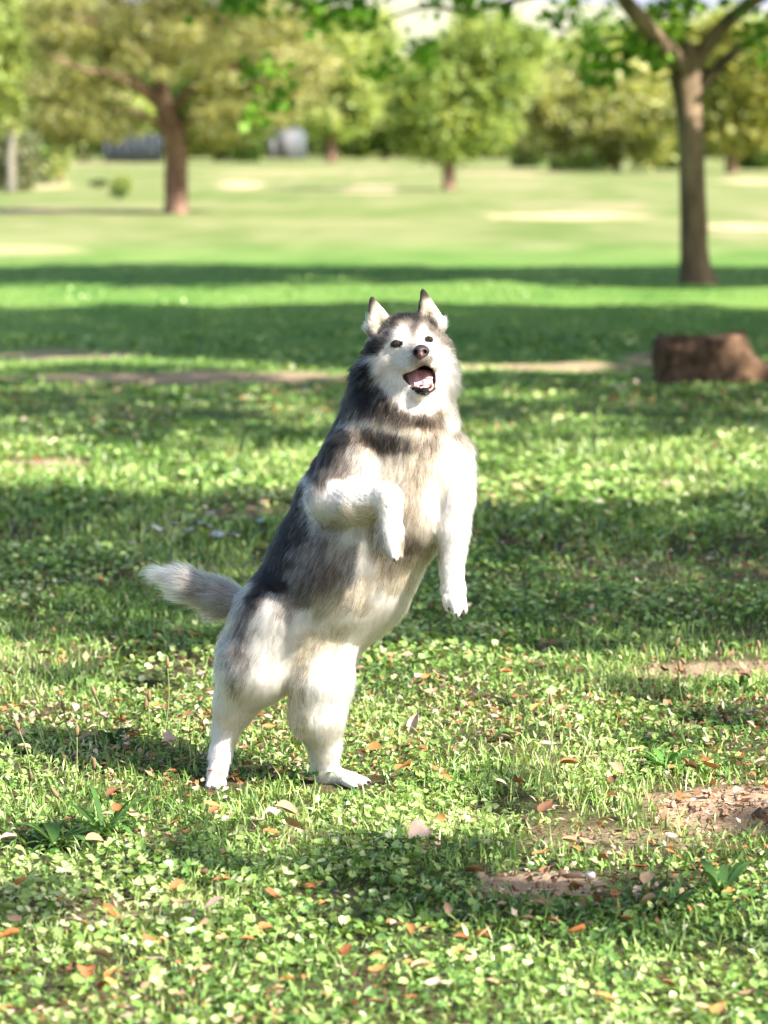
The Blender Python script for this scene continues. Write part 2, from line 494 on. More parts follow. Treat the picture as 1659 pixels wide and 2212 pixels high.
# the tree standing at the right, over the lawn
ROCK_LIT = [W(1590, 728, 15.05), W(1604, 742, 15.05), W(1640, 785, 15.0), W(1575, 724, 15.1)]
TLIT = [W(1516, 340, 30.95), W(1516, 365, 30.95), W(1514, 395, 30.95), W(1495, 155, 30.95)]
LIT = [T_ for T_ in (W(1400, 60, 31), W(1430, 30, 31), W(1380, 20, 31), W(1350, 20, 31), W(1270, 60, 31), W(1240, 30, 31),
                     W(1480, 40, 31), W(1640, 100, 31), W(700, 20, 29.5), W(760, 30, 29.5), W(590, 215, 29.5))]
def right_tree():
    rg = np.random.default_rng(5)
    D0 = gd(614)
    def q(u, v, dy=0.0):
        return T(u, v, D0 + dy)
    b = G(1505, 616)
    trunk = ([q(1507, 622), q(1504, 596), q(1499, 540), q(1497, 440), q(1494, 330), q(1487, 230), q(1481, 175), q(1480, 140), q(1483, 112), q(1488, 92, .1)],
             [0.245, 0.185, 0.150, 0.142, 0.140, 0.140, 0.170, 0.165, 0.12, 0.03])
    limbs = [([q(1478, 150), q(1425, 92, -.5), q(1372, 28, -.9), q(1320, -30, -1.0), q(1200, -110, -1.1), q(1050, -190, -1.2)], [0.12, 0.10, 0.09, 0.075, 0.05, 0.02]),
             ([q(1495, 150), q(1530, 95), q(1590, 30), q(1680, -30), q(1820, -140)], [0.10, 0.085, 0.075, 0.06, 0.03]),
             ([q(1500, 200), q(1545, 150, .1), q(1600, 105, .2), q(1690, 50, .3), q(1850, -20, .5)], [0.08, 0.06, 0.05, 0.045, 0.02]),
             ([q(1290, -50, -.5), q(1120, 0, -.8), q(1010, 22, -1.1), q(920, 15, -1.3), q(840, 40, -1.4)], [0.04, 0.03, 0.025, 0.02, 0.01]),
             ([q(1430, 100, 0), q(1380, 75, .5), q(1320, 85, .8), q(1270, 100, 1.0)], [0.05, 0.035, 0.025, 0.012]),
             ([q(1120, -150, -1), q(900, -90, -1.3), q(700, -40, -1.5), q(620, 40, -1.6)], [0.05, 0.04, 0.03, 0.012])]
    c = q(1400, -330)
    blobs = [(c[0] - 0.6, D0 - 0.5, 5.6, 4.6, 4.6, 1.9), (c[0] - 2.6, D0 - 0.9, 5.0, 3.0, 2.6, 1.4)]
    cl = clump_points(blobs, 400, rg, 0.3)
    # what hangs into view: clumps at their places
    seen = [(1250, 40), (1285, 65), (1230, 20), (1320, 20), (1270, 95), (1200, 10), (1380, 60), (1400, 30), (1425, 70), (1440, 30), (1420, 100), (1395, 110),
            (1460, 50), (1470, 15), (1360, 100), (1420, 140), (1300, 118), (1340, 125), (1290, 150), (1310, 165), (1450, 5), (1500, 10), (1620, 85), (1640, 120),
            (1645, 60), (1600, 10), (1655, 140), (690, 15), (720, 5), (745, 30), (770, 20), (660, 5), (800, 10), (700, 35), (780, 45), (600, 215), (585, 225), (610, 205),
            (560, 248), (548, 258), (570, 150), (580, 145), (500, 5), (470, 0), (520, 10), (550, 30), (640, 10), (830, 145), (820, 150), (850, 140), (900, 115), (925, 120),
            (915, 100), (980, 10), (1010, 0), (930, 5), (1050, 15), (1080, 5), (1290, 185), (640, 0), (690, 55), (760, 50), (1210, 45)]
    s = np.array([q(u, v, rg.normal() * 0.35 - 0.3 - (0.9 if u < 1100 else 0)) for u, v in seen])
    big = s[6:19] + rg.normal(size=(13, 3)) * 0.07
    s = np.concatenate([s, big])
    def keep(P):
        u, v = PIX(P)
        g = P[:, :2] - SH * P[:, 2:3]
        inv = (v > -8)
        near = np.min(np.hypot(u[:, None] - np.array(seen)[None, :, 0], v[:, None] - np.array(seen)[None, :, 1]), 1) < 30
        ok = np.where(inv, near, True)
        w = shade_want(g[:, 0], g[:, 1])
        vg = PIX(np.stack([g[:, 0], g[:, 1], g[:, 0] * 0], -1))[1]
        ok &= ~sun_gap(P, LIT, .26) & ~sun_gap(P, TLIT, .11)
        ok &= ~((vg < 572) & (rg.uniform(size=len(P)) < 0.93) & (v < -8))
        return ok
    allc = np.concatenate([cl, s])
    r = tree('shade_tree', 'broad-leaved tree with grey-brown forked trunk at the right, bright leaves overhead', 'tree', b, trunk, limbs,
             cl, 30, 0.55, 0.16, FRESH, M_BARK, 5, keep=keep, up=0.5, asp=0.85)
    link('leafy_branches', crown_mesh('leafy_branches', s, 16, 0.19, 0.125, [(0.06, 0.15, 0.018), (0.14, 0.30, 0.03), (0.26, 0.45, 0.06)], rg, up=0.4, asp=0.9), M_LEAF, r)

right_tree()

# the pine at the left
def left_pine():
    rg = np.random.default_rng(8)
    D0 = gd(461)
    def q(u, v, dy=0.0):
        return T(u, v, D0 + dy)
    b = G(381, 461)
    trunk = ([q(379, 464), q(380, 440), q(381, 380), q(381, 320), q(374, 285), q(362, 255), q(355, 225), q(350, 190), q(342, 120), q(340, 0), q(345, -140)],
             [0.28, 0.245, 0.235, 0.235, 0.25, 0.21, 0.17, 0.15, 0.13, 0.10, 0.04])
    limbs = [([q(356, 235), q(322, 205, -.3), q(285, 180, -.7), q(255, 165, -1), q(180, 150, -1.4), q(110, 120, -1.8)], [0.14, 0.12, 0.11, 0.09, 0.05, 0.02]),
             ([q(360, 250), q(400, 205, -.4), q(440, 180, -.8), q(520, 140, -1.2), q(620, 110, -1.4)], [0.12, 0.10, 0.08, 0.05, 0.02]),
             ([q(345, 150), q(280, 100, -.3), q(180, 40, -.6), q(90, 10, -.8)], [0.11, 0.08, 0.05, 0.02]),
             ([q(345, 110), q(430, 70, -.2), q(540, 20, -.5), q(640, -20, -.8)], [0.10, 0.08, 0.05, 0.02]),
             ([q(372, 285), q(330, 262, -.3), q(290, 240, -.7), q(240, 235, -.9)], [0.08, 0.06, 0.05, 0.02]),
             ([q(374, 290), q(400, 262, -.2), q(450, 268, -.4), q(520, 255, -.6)], [0.08, 0.05, 0.04, 0.02])]
    spots = [(110, 30, 55), (160, 20, 60), (105, 90, 50), (150, 90, 60), (120, 165, 50), (105, 190, 45), (170, 180, 60), (130, 240, 50), (190, 250, 50), (100, 260, 30),
             (230, 60, 65), (290, 40, 60), (330, 80, 65), (270, 110, 60), (220, 140, 50), (345, 135, 44), (225, 200, 40), (400, 60, 60), (460, 60, 60),
             (420, 120, 60), (480, 140, 60), (540, 110, 60), (600, 80, 55), (540, 190, 60), (470, 210, 55), (455, 250, 40), (600, 160, 60), (650, 120, 50), (660, 190, 45),
             (540, 250, 50), (600, 230, 45), (480, 285, 45), (440, 295, 30), (520, 40, 55), (590, 20, 50), (660, 50, 45), (690, 150, 40), (265, 262, 30),
             (150, 285, 32), (230, 280, 30), (370, 20, 60), (300, -10, 60), (200, -20, 60), (120, -20, 55), (430, -10, 60), (540, -30, 60)]
    cl, P2 = [], FPX / D0
    for u, v, rr in spots:
        k = int(10 + rr * 0.14)
        dy = rg.normal(size=k) * 1.1
        for j in range(k):
            a, rad = rg.uniform(0, 6.28), rr * math.sqrt(rg.uniform())
            uu, vv = u + math.cos(a) * rad, v + math.sin(a) * rad * 0.72
            if (335 < uu < 410 and 215 < vv < 330) or abs((vv - 165) - (uu - 252) * .72) < 26 and 235 < uu < 345:
                dy[j] = abs(dy[j]) + .5
            cl.append(q(uu, vv, dy[j]))
    top = clump_points([(b[0], D0, 6.6, 3.4, 3.0, 2.2)], 260, rg, 0.2)
    cl = np.concatenate([np.array(cl), top])
    tree('pine_tree', 'wide olive-green pine with reddish trunk and bare lit branch, standing on the lawn', 'pine tree', b, trunk, limbs,
         cl, 46, 0.30, 0.19, OLIVE, M_PINEBARK, 8, asp=0.22, up=0.15, flat=0.6)

left_pine()

def far_tree(name, label, u, vb, crown, trunk_px, pal, barkm, seed, per=40, ncl=150, size=0.3, crad=0.5, lean=0, cat='tree', group=None, trunk_top=None, skirts=True, **kw):
    """u, vb: foot in measured units; crown: list of (u, v, half width, half height) seen at the tree's distance"""
    rg = np.random.default_rng(seed)
    D0 = gd(vb)
    s = D0 / FPX
    b = G(u, vb)
    blobs = []
    for cu, cv, ru, rv in crown:
        p = T(cu, cv, D0)
        blobs.append((p[0], D0 + rg.uniform(-.3, .3) * ru * s, p[2], ru * s, ru * s * 0.9, rv * s))
    cl = clump_points(blobs, ncl, rg, 0.35)
    cl[:, 2] = np.maximum(cl[:, 2], 0.25)
    tv = trunk_top if trunk_top is not None else min(c[1] for c in crown) + 20
    r0 = trunk_px * s * 0.5
    pts = [T(u, vb + 2, D0), T(u + lean * .25, vb + (tv - vb) * .25, D0), T(u + lean * .6, vb + (tv - vb) * .55, D0), T(u + lean, tv, D0)]
    limbs = []
    for k in range(3):
        f = rg.uniform(.4, .75)
        pu, pv = u + lean * f, vb + (tv - vb) * f
        c = crown[k % len(crown)]
        e = T(c[0] + rg.uniform(-.5, .5) * c[2], c[1] - rg.uniform(0, .5) * c[3], D0 - rg.uniform(0, .5) * c[2] * s)
        m = (T(pu, pv, D0) + e) / 2 + np.array([0, 0, 0.2])
        limbs.append(([T(pu, pv, D0), m, e], [r0 * .55, r0 * .4, r0 * .12]))
    return tree(name, label, cat, b, (pts, [r0 * 1.25, r0, r0 * .85, r0 * .3]), limbs, cl, per, crad, size, pal, barkm, seed, group, **kw)

# trees across the lawn, nearest first
far_tree('lawn_tree', 'round bright green tree with thin orange-brown trunk at the middle of the far lawn', 970, 411,
         [(1010, 170, 120, 110), (930, 200, 90, 100), (1090, 130, 90, 90), (1000, 280, 110, 55), (890, 265, 60, 55), (1040, 80, 70, 60), (955, 312, 80, 26)],
         24, [(0.15, 0.24, 0.06), (0.28, 0.38, 0.105), (0.45, 0.53, 0.19)], M_PINEBARK, 31, ncl=340, per=42, size=0.22, crad=0.45)
far_tree('slender_tree', 'bright fresh green tree at the left edge, behind the pine', 22, 416,
         [(10, 60, 60, 80), (15, 170, 55, 80), (-40, 120, 80, 130), (25, 250, 32, 30)], 22, PALE, M_PALEBARK, 32, ncl=240, per=36, size=0.24, crad=0.4)
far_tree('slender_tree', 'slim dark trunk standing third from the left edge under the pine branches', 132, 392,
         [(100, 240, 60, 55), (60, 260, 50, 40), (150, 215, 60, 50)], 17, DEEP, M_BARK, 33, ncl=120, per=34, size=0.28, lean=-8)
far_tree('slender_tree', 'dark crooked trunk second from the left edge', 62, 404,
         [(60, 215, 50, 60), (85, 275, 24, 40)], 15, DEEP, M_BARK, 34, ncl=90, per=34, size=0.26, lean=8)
far_tree('weeping_tree', 'grey-green drooping tree at the left edge of the far lawn', 18, 412,
         [(15, 335, 38, 60), (45, 370, 26, 34), (-20, 340, 30, 60)], 22, [(0.13, 0.16, 0.09), (0.24, 0.27, 0.16), (0.36, 0.38, 0.25)], M_PALEBARK, 35, ncl=150, per=34, size=0.22)
far_tree('weeping_tree', 'yellow-green drooping tree between the two dark trunks at the left', 100, 398,
         [(100, 330, 24, 55), (108, 290, 30, 40)], 12, KHAKI, M_PALEBARK, 36, ncl=90, per=34, size=0.24)
far_tree('broad_tree', 'pale fresh green tree behind the pine, reddish trunk beside the shed', 716, 352,
         [(760, 170, 90, 110), (700, 110, 110, 90), (620, 110, 90, 80), (790, 90, 60, 70), (740, 250, 70, 40), (640, 210, 80, 60)], 20, PALE, M_PINEBARK, 37, ncl=330, per=40, size=0.5, crad=0.9)
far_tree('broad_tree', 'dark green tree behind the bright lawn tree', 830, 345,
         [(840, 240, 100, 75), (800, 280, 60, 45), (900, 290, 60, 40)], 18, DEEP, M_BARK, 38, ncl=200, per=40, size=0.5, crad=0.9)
far_tree('leaning_tree', 'olive tree with dark leaning trunk, between the bright lawn tree and the forked tree', 1335, 371,
         [(1230, 215, 100, 55), (1320, 190, 100, 70), (1400, 240, 70, 80), (1290, 265, 100, 60), (1370, 300, 90, 60), (1180, 280, 60, 60)], 16, [(0.17, 0.21, 0.07), (0.38, 0.43, 0.16), (0.60, 0.60, 0.31)], M_BARK, 39, ncl=210, per=32, size=0.42, crad=0.8, lean=-70, trunk_top=235)
far_tree('broad_tree', 'sunny yellow-green tree beyond the forked trunk at the right edge', 1580, 374,
         [(1600, 180, 110, 70), (1560, 120, 90, 60), (1640, 260, 70, 60), (1560, 270, 60, 50)], 24, [(0.14, 0.18, 0.045), (0.26, 0.29, 0.075), (0.38, 0.38, 0.13)], M_PINEBARK, 40, ncl=280, per=36, size=0.42, crad=0.8)
far_tree('broad_tree', 'pale tree rising behind the leaning olive tree', 1240, 345,
         [(1200, 160, 110, 70), (1320, 120, 100, 60), (1150, 230, 80, 60), (1420, 150, 80, 60)], 18, PALE, M_BARK, 41, ncl=260, per=36, size=0.6, crad=1.1)
far_tree('broad_tree', 'pale tree behind the forked trunk, rising to its right', 1500, 345,
         [(1480, 190, 90, 70), (1590, 140, 110, 80), (1440, 260, 60, 60), (1690, 130, 90, 90)], 18, PALE, M_BARK, 42, ncl=260, per=36, size=0.6, crad=1.1)
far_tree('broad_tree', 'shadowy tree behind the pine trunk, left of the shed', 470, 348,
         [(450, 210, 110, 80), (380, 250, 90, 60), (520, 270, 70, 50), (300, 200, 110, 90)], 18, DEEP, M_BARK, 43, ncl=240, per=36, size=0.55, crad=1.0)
far_tree('broad_tree', 'green tree filling the gap behind the left trunks', 180, 350,
         [(170, 230, 120, 70), (80, 260, 100, 60), (10, 230, 90, 80), (250, 250, 80, 50)], 18, PALE, M_PALEBARK, 44, ncl=260, per=36, size=0.55, crad=1.0)

k_ = 0
for u_, top_, pal_, lab_ in [(-40, 60, PALE, 'pale tree at the very left of the far wood'), (60, 110, KHAKI, 'khaki tree of the far wood behind the left trunks'), (170, 90, PALE, 'pale tree of the far wood left of the pine'),
                       (290, 70, KHAKI, 'khaki tree of the far wood behind the pine branch'), (410, 60, PALE, 'pale tree of the far wood right behind the pine'), (520, 40, KHAKI, 'khaki tree of the far wood above the dark shrub'),
                       (620, 30, PALE, 'pale tree of the far wood above the shed'), (720, 60, PALE, 'pale tree of the far wood behind the reddish trunk'), (815, 120, PALE, 'low pale tree of the far wood under the bare sky gap'),
                       (920, 140, KHAKI, 'low khaki tree of the far wood behind the lawn tree'), (1040, 110, PALE, 'pale tree of the far wood right behind the lawn tree'), (1150, 120, KHAKI, 'khaki tree of the far wood below the second sky gap'),
                       (1260, 100, PALE, 'pale tree of the far wood behind the leaning trunk'), (1370, 70, PALE, 'pale tree of the far wood left of the forked trunk'), (1470, 50, KHAKI, 'khaki tree of the far wood behind the forked trunk'),
                       (1570, 30, PALE, 'pale tree of the far wood right of the forked trunk'), (1690, 40, KHAKI, 'khaki tree of the far wood at the right edge')]:
    k_ += 1
    far_tree('woodland_tree', lab_, u_, 336 + (k_ * 5) % 7, [(u_, (top_ + 335) / 2 - 10, 85, (335 - top_) / 2), (u_ + 40, 270, 70, 60), (u_ - 45, 260, 70, 65)], 16, pal_, M_BARK, 400 + k_,
             ncl=150, per=34, size=0.75, crad=1.4, group='far wood beyond the lawn')

for u_ in (-1020, -840, -680, -520, -370, -230, -120, 1800, 1930, 2070, 2220, 2380, 2550, 2720):
    k_ += 1
    far_tree('woodland_tree', '%s tree of the far wood outside the %s edge, counted outward' % (['seventh', 'sixth', 'fifth', 'fourth', 'third', 'second', 'first', 'first', 'second', 'third', 'fourth', 'fifth', 'sixth', 'seventh'][k_ - 18], 'left' if u_ < 0 else 'right'), u_, 336 + (k_ * 5) % 7,
             [(u_, 190, 105, 140), (u_ + 60, 270, 80, 60), (u_ - 65, 260, 80, 65)], 16, PALE if k_ % 2 else KHAKI, M_BARK, 400 + k_, ncl=110, per=30, size=0.9, crad=1.6, group='far wood beyond the lawn')

def shrub(label, u, vb, hw, h, pal, seed, name='shrub'):
    rg = np.random.default_rng(seed)
    D0 = gd(vb); s = D0 / FPX
    b = G(u, vb)
    r = empty(name, (b[0], b[1], 0), label=label, category='shrub')
    cl = clump_points([(b[0], D0, h * s * .45, hw * s, hw * s * .6, h * s * .55), (b[0] + hw * s * .3, D0, h * s * .6, hw * s * .5, hw * s * .4, h * s * .4)], 90, rg, 0.2)
    cl[:, 2] = np.maximum(cl[:, 2], 0.15)
    link('foliage', crown_mesh('foliage', cl, 34, hw * s * .22, min(.3, max(.09, hw * s * .22)), pal, rg), M_LEAF, r)
    V, F = tube([(b[0], b[1], 0), (b[0] + .05, b[1], h * s * .3), (b[0], b[1], h * s * .6)], [.08, .06, .03], 8)
    link('stem', raw_mesh('stem', V, quads_to_tris(F)), M_BARK, r)

shrub('dark green shrub left of the pale shed', 522, 349, 48, 50, DEEP, 51)
shrub('low bluish green shrub at the foot of the leaning tree', 1250, 368, 60, 40, DEEP, 52)
shrub('dark green shrub below the olive tree, beside the orange trunk', 1140, 362, 40, 60, DEEP, 53)
shrub('low dark shrub behind the forked trunk', 1440, 366, 50, 44, DEEP, 54)
shrub('dark shrub at the right edge of the far lawn', 1640, 366, 60, 66, DEEP, 55)
shrub('shadowy bush behind the bright lawn tree', 890, 338, 70, 80, DEEP, 56)
shrub('brownish dry bush right of the reddish far trunk', 770, 340, 60, 50, KHAKI, 57)
shrub('small dark bush on the lawn left of the pine', 212, 406, 20, 16, DEEP, 58)
shrub('smaller dark bush nearest the pine on its left side', 255, 430, 18, 20, DEEP, 59)
shrub('pale grassy bush beside the dark bushes left of the pine', 262, 420, 22, 40, PALE, 60)

# shade trees standing outside the picture, to the right
def off_tree(label, gc, h, rad, seed, ncl=420, per=26):
    rg = np.random.default_rng(seed)
    c = np.array([gc[0] + SH[0] * h, gc[1] + SH[1] * h])
    cl = clump_points([(c[0], c[1], h, rad[0], rad[1], rad[2])], ncl, rg, 0.0)
    def keep(P):
        g = P[:, :2] - SH * P[:, 2:3]
        u, v = PIX(P)
        inview = (u > -120) & (u < 1780) & (v > -60) & (P[:, 1] > 0.3)
        return (shade_want(g[:, 0], g[:, 1]) > 0.5) & ~inview & ~sun_gap(P, ROCK_LIT, .10) & ~((sun_gap(P, LIT, .3) | sun_gap(P, TLIT, .13)) if gc[1] > 25 else np.zeros(len(P), bool))
    tb = (c[0] + 0.6, c[1])
    trunk = ([(tb[0], tb[1], -.05), (tb[0], tb[1], 1.2), (tb[0] - .1, tb[1], 2.6), (c[0], c[1], h - 1)], [.26, .17, .15, .06])
    limbs = []
    for k in range(5):
        a = k * 1.26 + seed
        e = (c[0] + math.cos(a) * rad[0] * .4, c[1] + math.sin(a) * rad[1] * .4, h + rg.uniform(-.4, .5))
        limbs.append(([(tb[0] - .1, tb[1], 3.2), ((tb[0] + e[0] * 2) / 3, (tb[1] + e[1] * 2) / 3, h - 1.2), e], [.09, .05, .015]))
    tree('shade_tree', label, 'tree', tb, trunk, limbs, cl, per, 0.5, 0.15 if gc[1] < 25 else 0.21, FRESH, M_BARK, seed, group='shade trees beside the lawn', keep=keep, up=0.6, asp=0.85)

off_tree('shade tree out of view at the right, beside the camera', (0.4, 8.0), 6.0, (3.2, 1.6, 1.2), 61, 330, 26)
off_tree('shade tree out of view at the right, level with the dog', (0.2, 14.0), 6.3, (5.0, 4.2, 1.9), 62, 620, 30)
off_tree('shade tree out of view at the right, before the brown rock', (0.3, 22.0), 6.5, (5.6, 4.4, 2.0), 63, 560, 28)
off_tree('shade tree out of view at the right, beyond the brown rock', (0.6, 30.5), 6.8, (6.5, 5.6, 2.2), 64, 950, 32)
off_tree('shade tree out of view at the right, level with the forked tree', (1.0, 43.0), 7.0, (8.0, 4.6, 2.0), 65, 1000, 32)

# ------------------------------------------------------------------ things on the far side of the lawn
def box(lo, hi):
    V = np.array([[x, y, z] for x in (lo[0], hi[0]) for y in (lo[1], hi[1]) for z in (lo[2], hi[2])], float)
    F = np.array([(0, 1, 3, 2), (4, 6, 7, 5), (0, 4, 5, 1), (2, 3, 7, 6), (0, 2, 6, 4), (1, 5, 7, 3)])
    return V, F

def bx(name, lo, hi, mat, parent):
    V, F = box(lo, hi)
    return link(name, raw_mesh(name, V, F), mat, parent)

def make_shed():
    D0 = gd(343); s = D0 / FPX
    x0, x1 = T(576, 343, D0)[0], T(660, 343, D0)[0]
    top = T(600, 268, D0)[2]
    r = empty('shed', ((x0 + x1) / 2, D0, 0), label='small pale grey shed beyond the lawn, between the pine and the far trees', category='shed')
    pale = plain('pale_grey_paint', (0.14, 0.14, 0.155), 0.7, 0.2, .08, 2)
    blue = plain('blue_grey_panel', (0.10, 0.12, 0.13), 0.7, 0.2, .1, 2)
    bx('wall', (x0, D0, -.05), (x1, D0 + 2.6, top), blue, r)
    xa, xb = T(597, 343, D0)[0], T(638, 343, D0)[0]
    d = bx('door', (xa, D0 - .06, .02), (xb, D0 - .003, top * .82), pale, r)
    bx('handle', (xb - .22, D0 - .12, 1.0), (xb - .14, D0 - .063, 1.12), blue, d)
    bx('side_panel', (x0 + .05, D0 - .05, .05), (xa - .06, D0 - .003, top * .8), pale, r)
    V = np.array([(x0 - .2, D0 - .25, top + .002), (x1 + .2, D0 - .25, top + .002), (x1 + .2, D0 + 2.8, top + .002), (x0 - .2, D0 + 2.8, top + .002),
                  (x0 - .2, D0 - .25, top + .12), (x1 + .2, D0 - .25, top + .12), (x1 + .2, D0 + 2.8, top + .45), (x0 - .2, D0 + 2.8, top + .45)])
    F = np.array([(0, 3, 2, 1), (4, 5, 6, 7), (0, 1, 5, 4), (1, 2, 6, 5), (2, 3, 7, 6), (3, 0, 4, 7)])
    link('roof', raw_mesh('roof', V, F), plain('roof_sheet', (0.12, 0.13, 0.14), .8, .1), r)

def make_fence():
    D0 = gd(352)
    r = empty('board_fence', (T(285, 352, D0)[0], D0, 0), label='dark blue-grey board fence behind the pine, left of its trunk', category='fence')
    m1 = plain('blue_grey_board', (0.03, 0.037, 0.047), .8, .2, .2, 3)
    m2 = plain('pale_post', (0.085, 0.10, 0.12), .8, .2, .1, 3)
    us = np.linspace(226, 352, 15)
    h = T(285, 288, D0)[2]
    for i in range(14):
        a, b = T(us[i], 352, D0)[0], T(us[i + 1], 352, D0)[0]
        bx('board', (a + .02, D0, .05), (b - .02, D0 + .05, h * (.97 + .03 * ((i * 7) % 3) / 2)), m1, r)
        if i % 2 == 0:
            bx('post', (a - .06, D0 - .13, -.02), (a + .08, D0 - .003, h * .92), m2, r)
    bx('rail', (T(226, 352, D0)[0], D0 + .053, h * .7), (T(352, 352, D0)[0], D0 + .11, h * .76), m1, r)

make_shed(); make_fence()

# ------------------------------------------------------------------ the brown rock
def make_rock():
    D0 = gd(829)
    rg = np.random.default_rng(77)
    prof = [(1412, 826), (1413, 790), (1411, 752), (1412, 731), (1420, 727), (1500, 726), (1560, 722), (1598, 721), (1607, 726), (1618, 752), (1640, 778), (1662, 796), (1676, 818), (1678, 832)]
    n = 52
    t = np.linspace(0, len(prof) - 1, n)
    pu = np.interp(t, range(len(prof)), [p[0] for p in prof]); pv = np.interp(t, range(len(prof)), [p[1] for p in prof])
    depths = np.linspace(0, 1, 14)
    V = []
    for dz in depths:
        shrink = 1 - .10 * (2 * dz - 1) ** 4
        for a, b in zip(pu, pv):
            p = T(1545 + (a - 1545) * shrink, 832 + (b - 832) * (1 - .10 * max(0, .25 - dz) / .25 - .06 * dz), D0)
            V.append((p[0] + .05 * dz, D0 + dz * .5, p[2] if b < 824 else -.04))
    V = np.array(V)
    k = len(pu)
    amp = .035
    for j in range(3):
        V[:, j] += amp * (fbm(V[:, 0] * 9 + j * 7 + V[:, 1] * 5, V[:, 2] * 11 + V[:, 1] * 7, 90 + j, 3) - .5) * 2
    for j in range(3):
        V[:, j] += .010 * (fbm(V[:, 0] * 30 + j * 5 + V[:, 1] * 17, V[:, 2] * 34 + V[:, 1] * 22, 95 + j, 2) - .5) * 2
    F = []
    for i in range(len(depths) - 1):
        for j in range(k - 1):
            a = i * k + j
            F.append((a, a + 1, a + k + 1, a + k))
    V = np.concatenate([V, [V[:k].mean(0) + (0, -.015, 0), V[-k:].mean(0)]])
    c0, c1 = len(V) - 2, len(V) - 1
    T3 = quads_to_tris(np.array(F)).tolist()
    T3.append((0, k - 1, c0))
    for j in range(k - 1):
        T3.append((j + 1, j, c0)); T3.append(((len(depths) - 1) * k + j, (len(depths) - 1) * k + j + 1, c1))
    m = bark('brown_rock', (0.04, 0.024, 0.015), (0.19, 0.115, 0.07), 14.0, 0.6)
    o = link('rock', raw_mesh('rock', V, np.array(T3), None, False), m, label='brown weathered block of rock on the grass at the right edge', category='rock')

make_rock()

# ------------------------------------------------------------------ turf
def scatter(y0, y1, dens, rg, side=0.9):
    n = int(dens * (0.105 * (y1 * y1 - y0 * y0) + 2 * side * (y1 - y0)))
    y = np.sqrt(rg.uniform(y0 * y0, y1 * y1, int(n * 1.25)))
    hw = 0.105 * y + side
    x = rg.uniform(-1, 1, len(y)) * (0.105 * y1 + side)
    k = np.abs(x) < hw
    return x[k][:n], y[k][:n]

GPAL = np.array([(0.034, 0.082, 0.021), (0.105, 0.22, 0.045), (0.228, 0.375, 0.088), (0.425, 0.55, 0.185), (0.68, 0.70, 0.41)])

def gcol(n, rg, lo=0.0, hi=1.0, ext=None):
    a = rg.uniform(lo, hi, n) if ext is None else np.clip(ext + rg.normal(size=n) * .21, lo, hi)
    a = np.clip(a, 0, .999) * (len(GPAL) - 1)
    i = a.astype(int); f = (a - i)[:, None]
    return GPAL[i] * (1 - f) + GPAL[i + 1] * f

def blades(x, y, h, w, rg, tone):
    n = len(x)
    z = gz(x, y)
    a = rg.uniform(0, 2 * math.pi, n)
    lean = rg.uniform(.1, .95, n)
    d = np.stack([np.cos(a), np.sin(a), np.zeros(n)], 1)
    fa = rg.uniform(0, 2 * math.pi, n)
    sd = np.stack([np.cos(fa), np.sin(fa), np.zeros(n)], 1)
    p0 = np.stack([x, y, z - .004], 1)
    hh, ww = h[:, None], w[:, None]
    m = p0 + d * hh * lean[:, None] * .35 + np.array([0, 0, 1]) * hh * .55
    tp = p0 + d * hh * lean[:, None] + np.array([0, 0, 1]) * hh * (1.02 - .45 * lean[:, None] ** 2)
    V = np.stack([p0 - sd * ww, p0 + sd * ww, m - sd * ww * .8, m + sd * ww * .8, tp], 1).reshape(-1, 3)
    b = np.arange(n)[:, None] * 5
    F = np.concatenate([b + np.array([[0, 1, 3]]), b + np.array([[0, 3, 2]]), b + np.array([[2, 3, 4]])], 0)
    c = gcol(n, rg, 0, 1, tone)
    return V, F, np.repeat(c, 5, 0)

def rounds(x, y, r, hgt, rg, tone, lobes=7):
    """small lobed leaves of low mallow and clover"""
    n = len(x)
    z = gz(x, y) + hgt
    nr = rg.normal(size=(n, 3)) * .55; nr[:, 2] = 1
    nr /= np.linalg.norm(nr, axis=1)[:, None]
    t = rg.normal(size=(n, 3)); t -= nr * (t * nr).sum(1)[:, None]; t /= np.linalg.norm(t, axis=1)[:, None]
    b = np.cross(nr, t)
    c0 = np.stack([x, y, z], 1)
    ang = np.linspace(.25, 2 * math.pi - .25, lobes)
    rr = np.where(np.arange(lobes) % 2 == 0, 1.0, .86)
    V = [c0 - nr * (r * .22)[:, None]]
    for i in range(lobes):
        wv = rg.uniform(.85, 1.1, n) * rr[i]
        V.append(c0 + t * (np.cos(ang[i]) * r * wv)[:, None] + b * (np.sin(ang[i]) * r * wv)[:, None] + nr * (rg.uniform(-.12, .2, n) * r)[:, None])
    V = np.stack(V, 1).reshape(-1, 3)
    bi = np.arange(n)[:, None] * (lobes + 1)
    F = np.concatenate([bi + np.array([[0, i, i + 1]]) for i in range(1, lobes)], 0)
    c = gcol(n, rg, 0, 1, tone)
    return V, F, np.repeat(c, lobes + 1, 0)

def patch_tone(x, y):
    return 0.17 + 0.62 * fbm(x * 2.2, y * 1.2, 111, 3)

FEET = [W(u_, 1690, d_)[:2] for u_, d_ in ((452, -.05), (466, -.06), (482, -.05), (468, 0), (470, -.11), (455, -.12), (703, .03), (730, 0), (760, -.03), (790, -.06), (770, -.10), (800, -.10), (740, -.06), (700, -.03), (690, -.08), (720, -.10), (750, -.14))]
def foot_clear(x, y):
    d = np.min([np.hypot(x - f[0], (y - f[1]) * .8) for f in FEET], axis=0)
    return (d > .035) & (R.uniform(size=len(x)) < .25 + sstep(.03, .12, d))

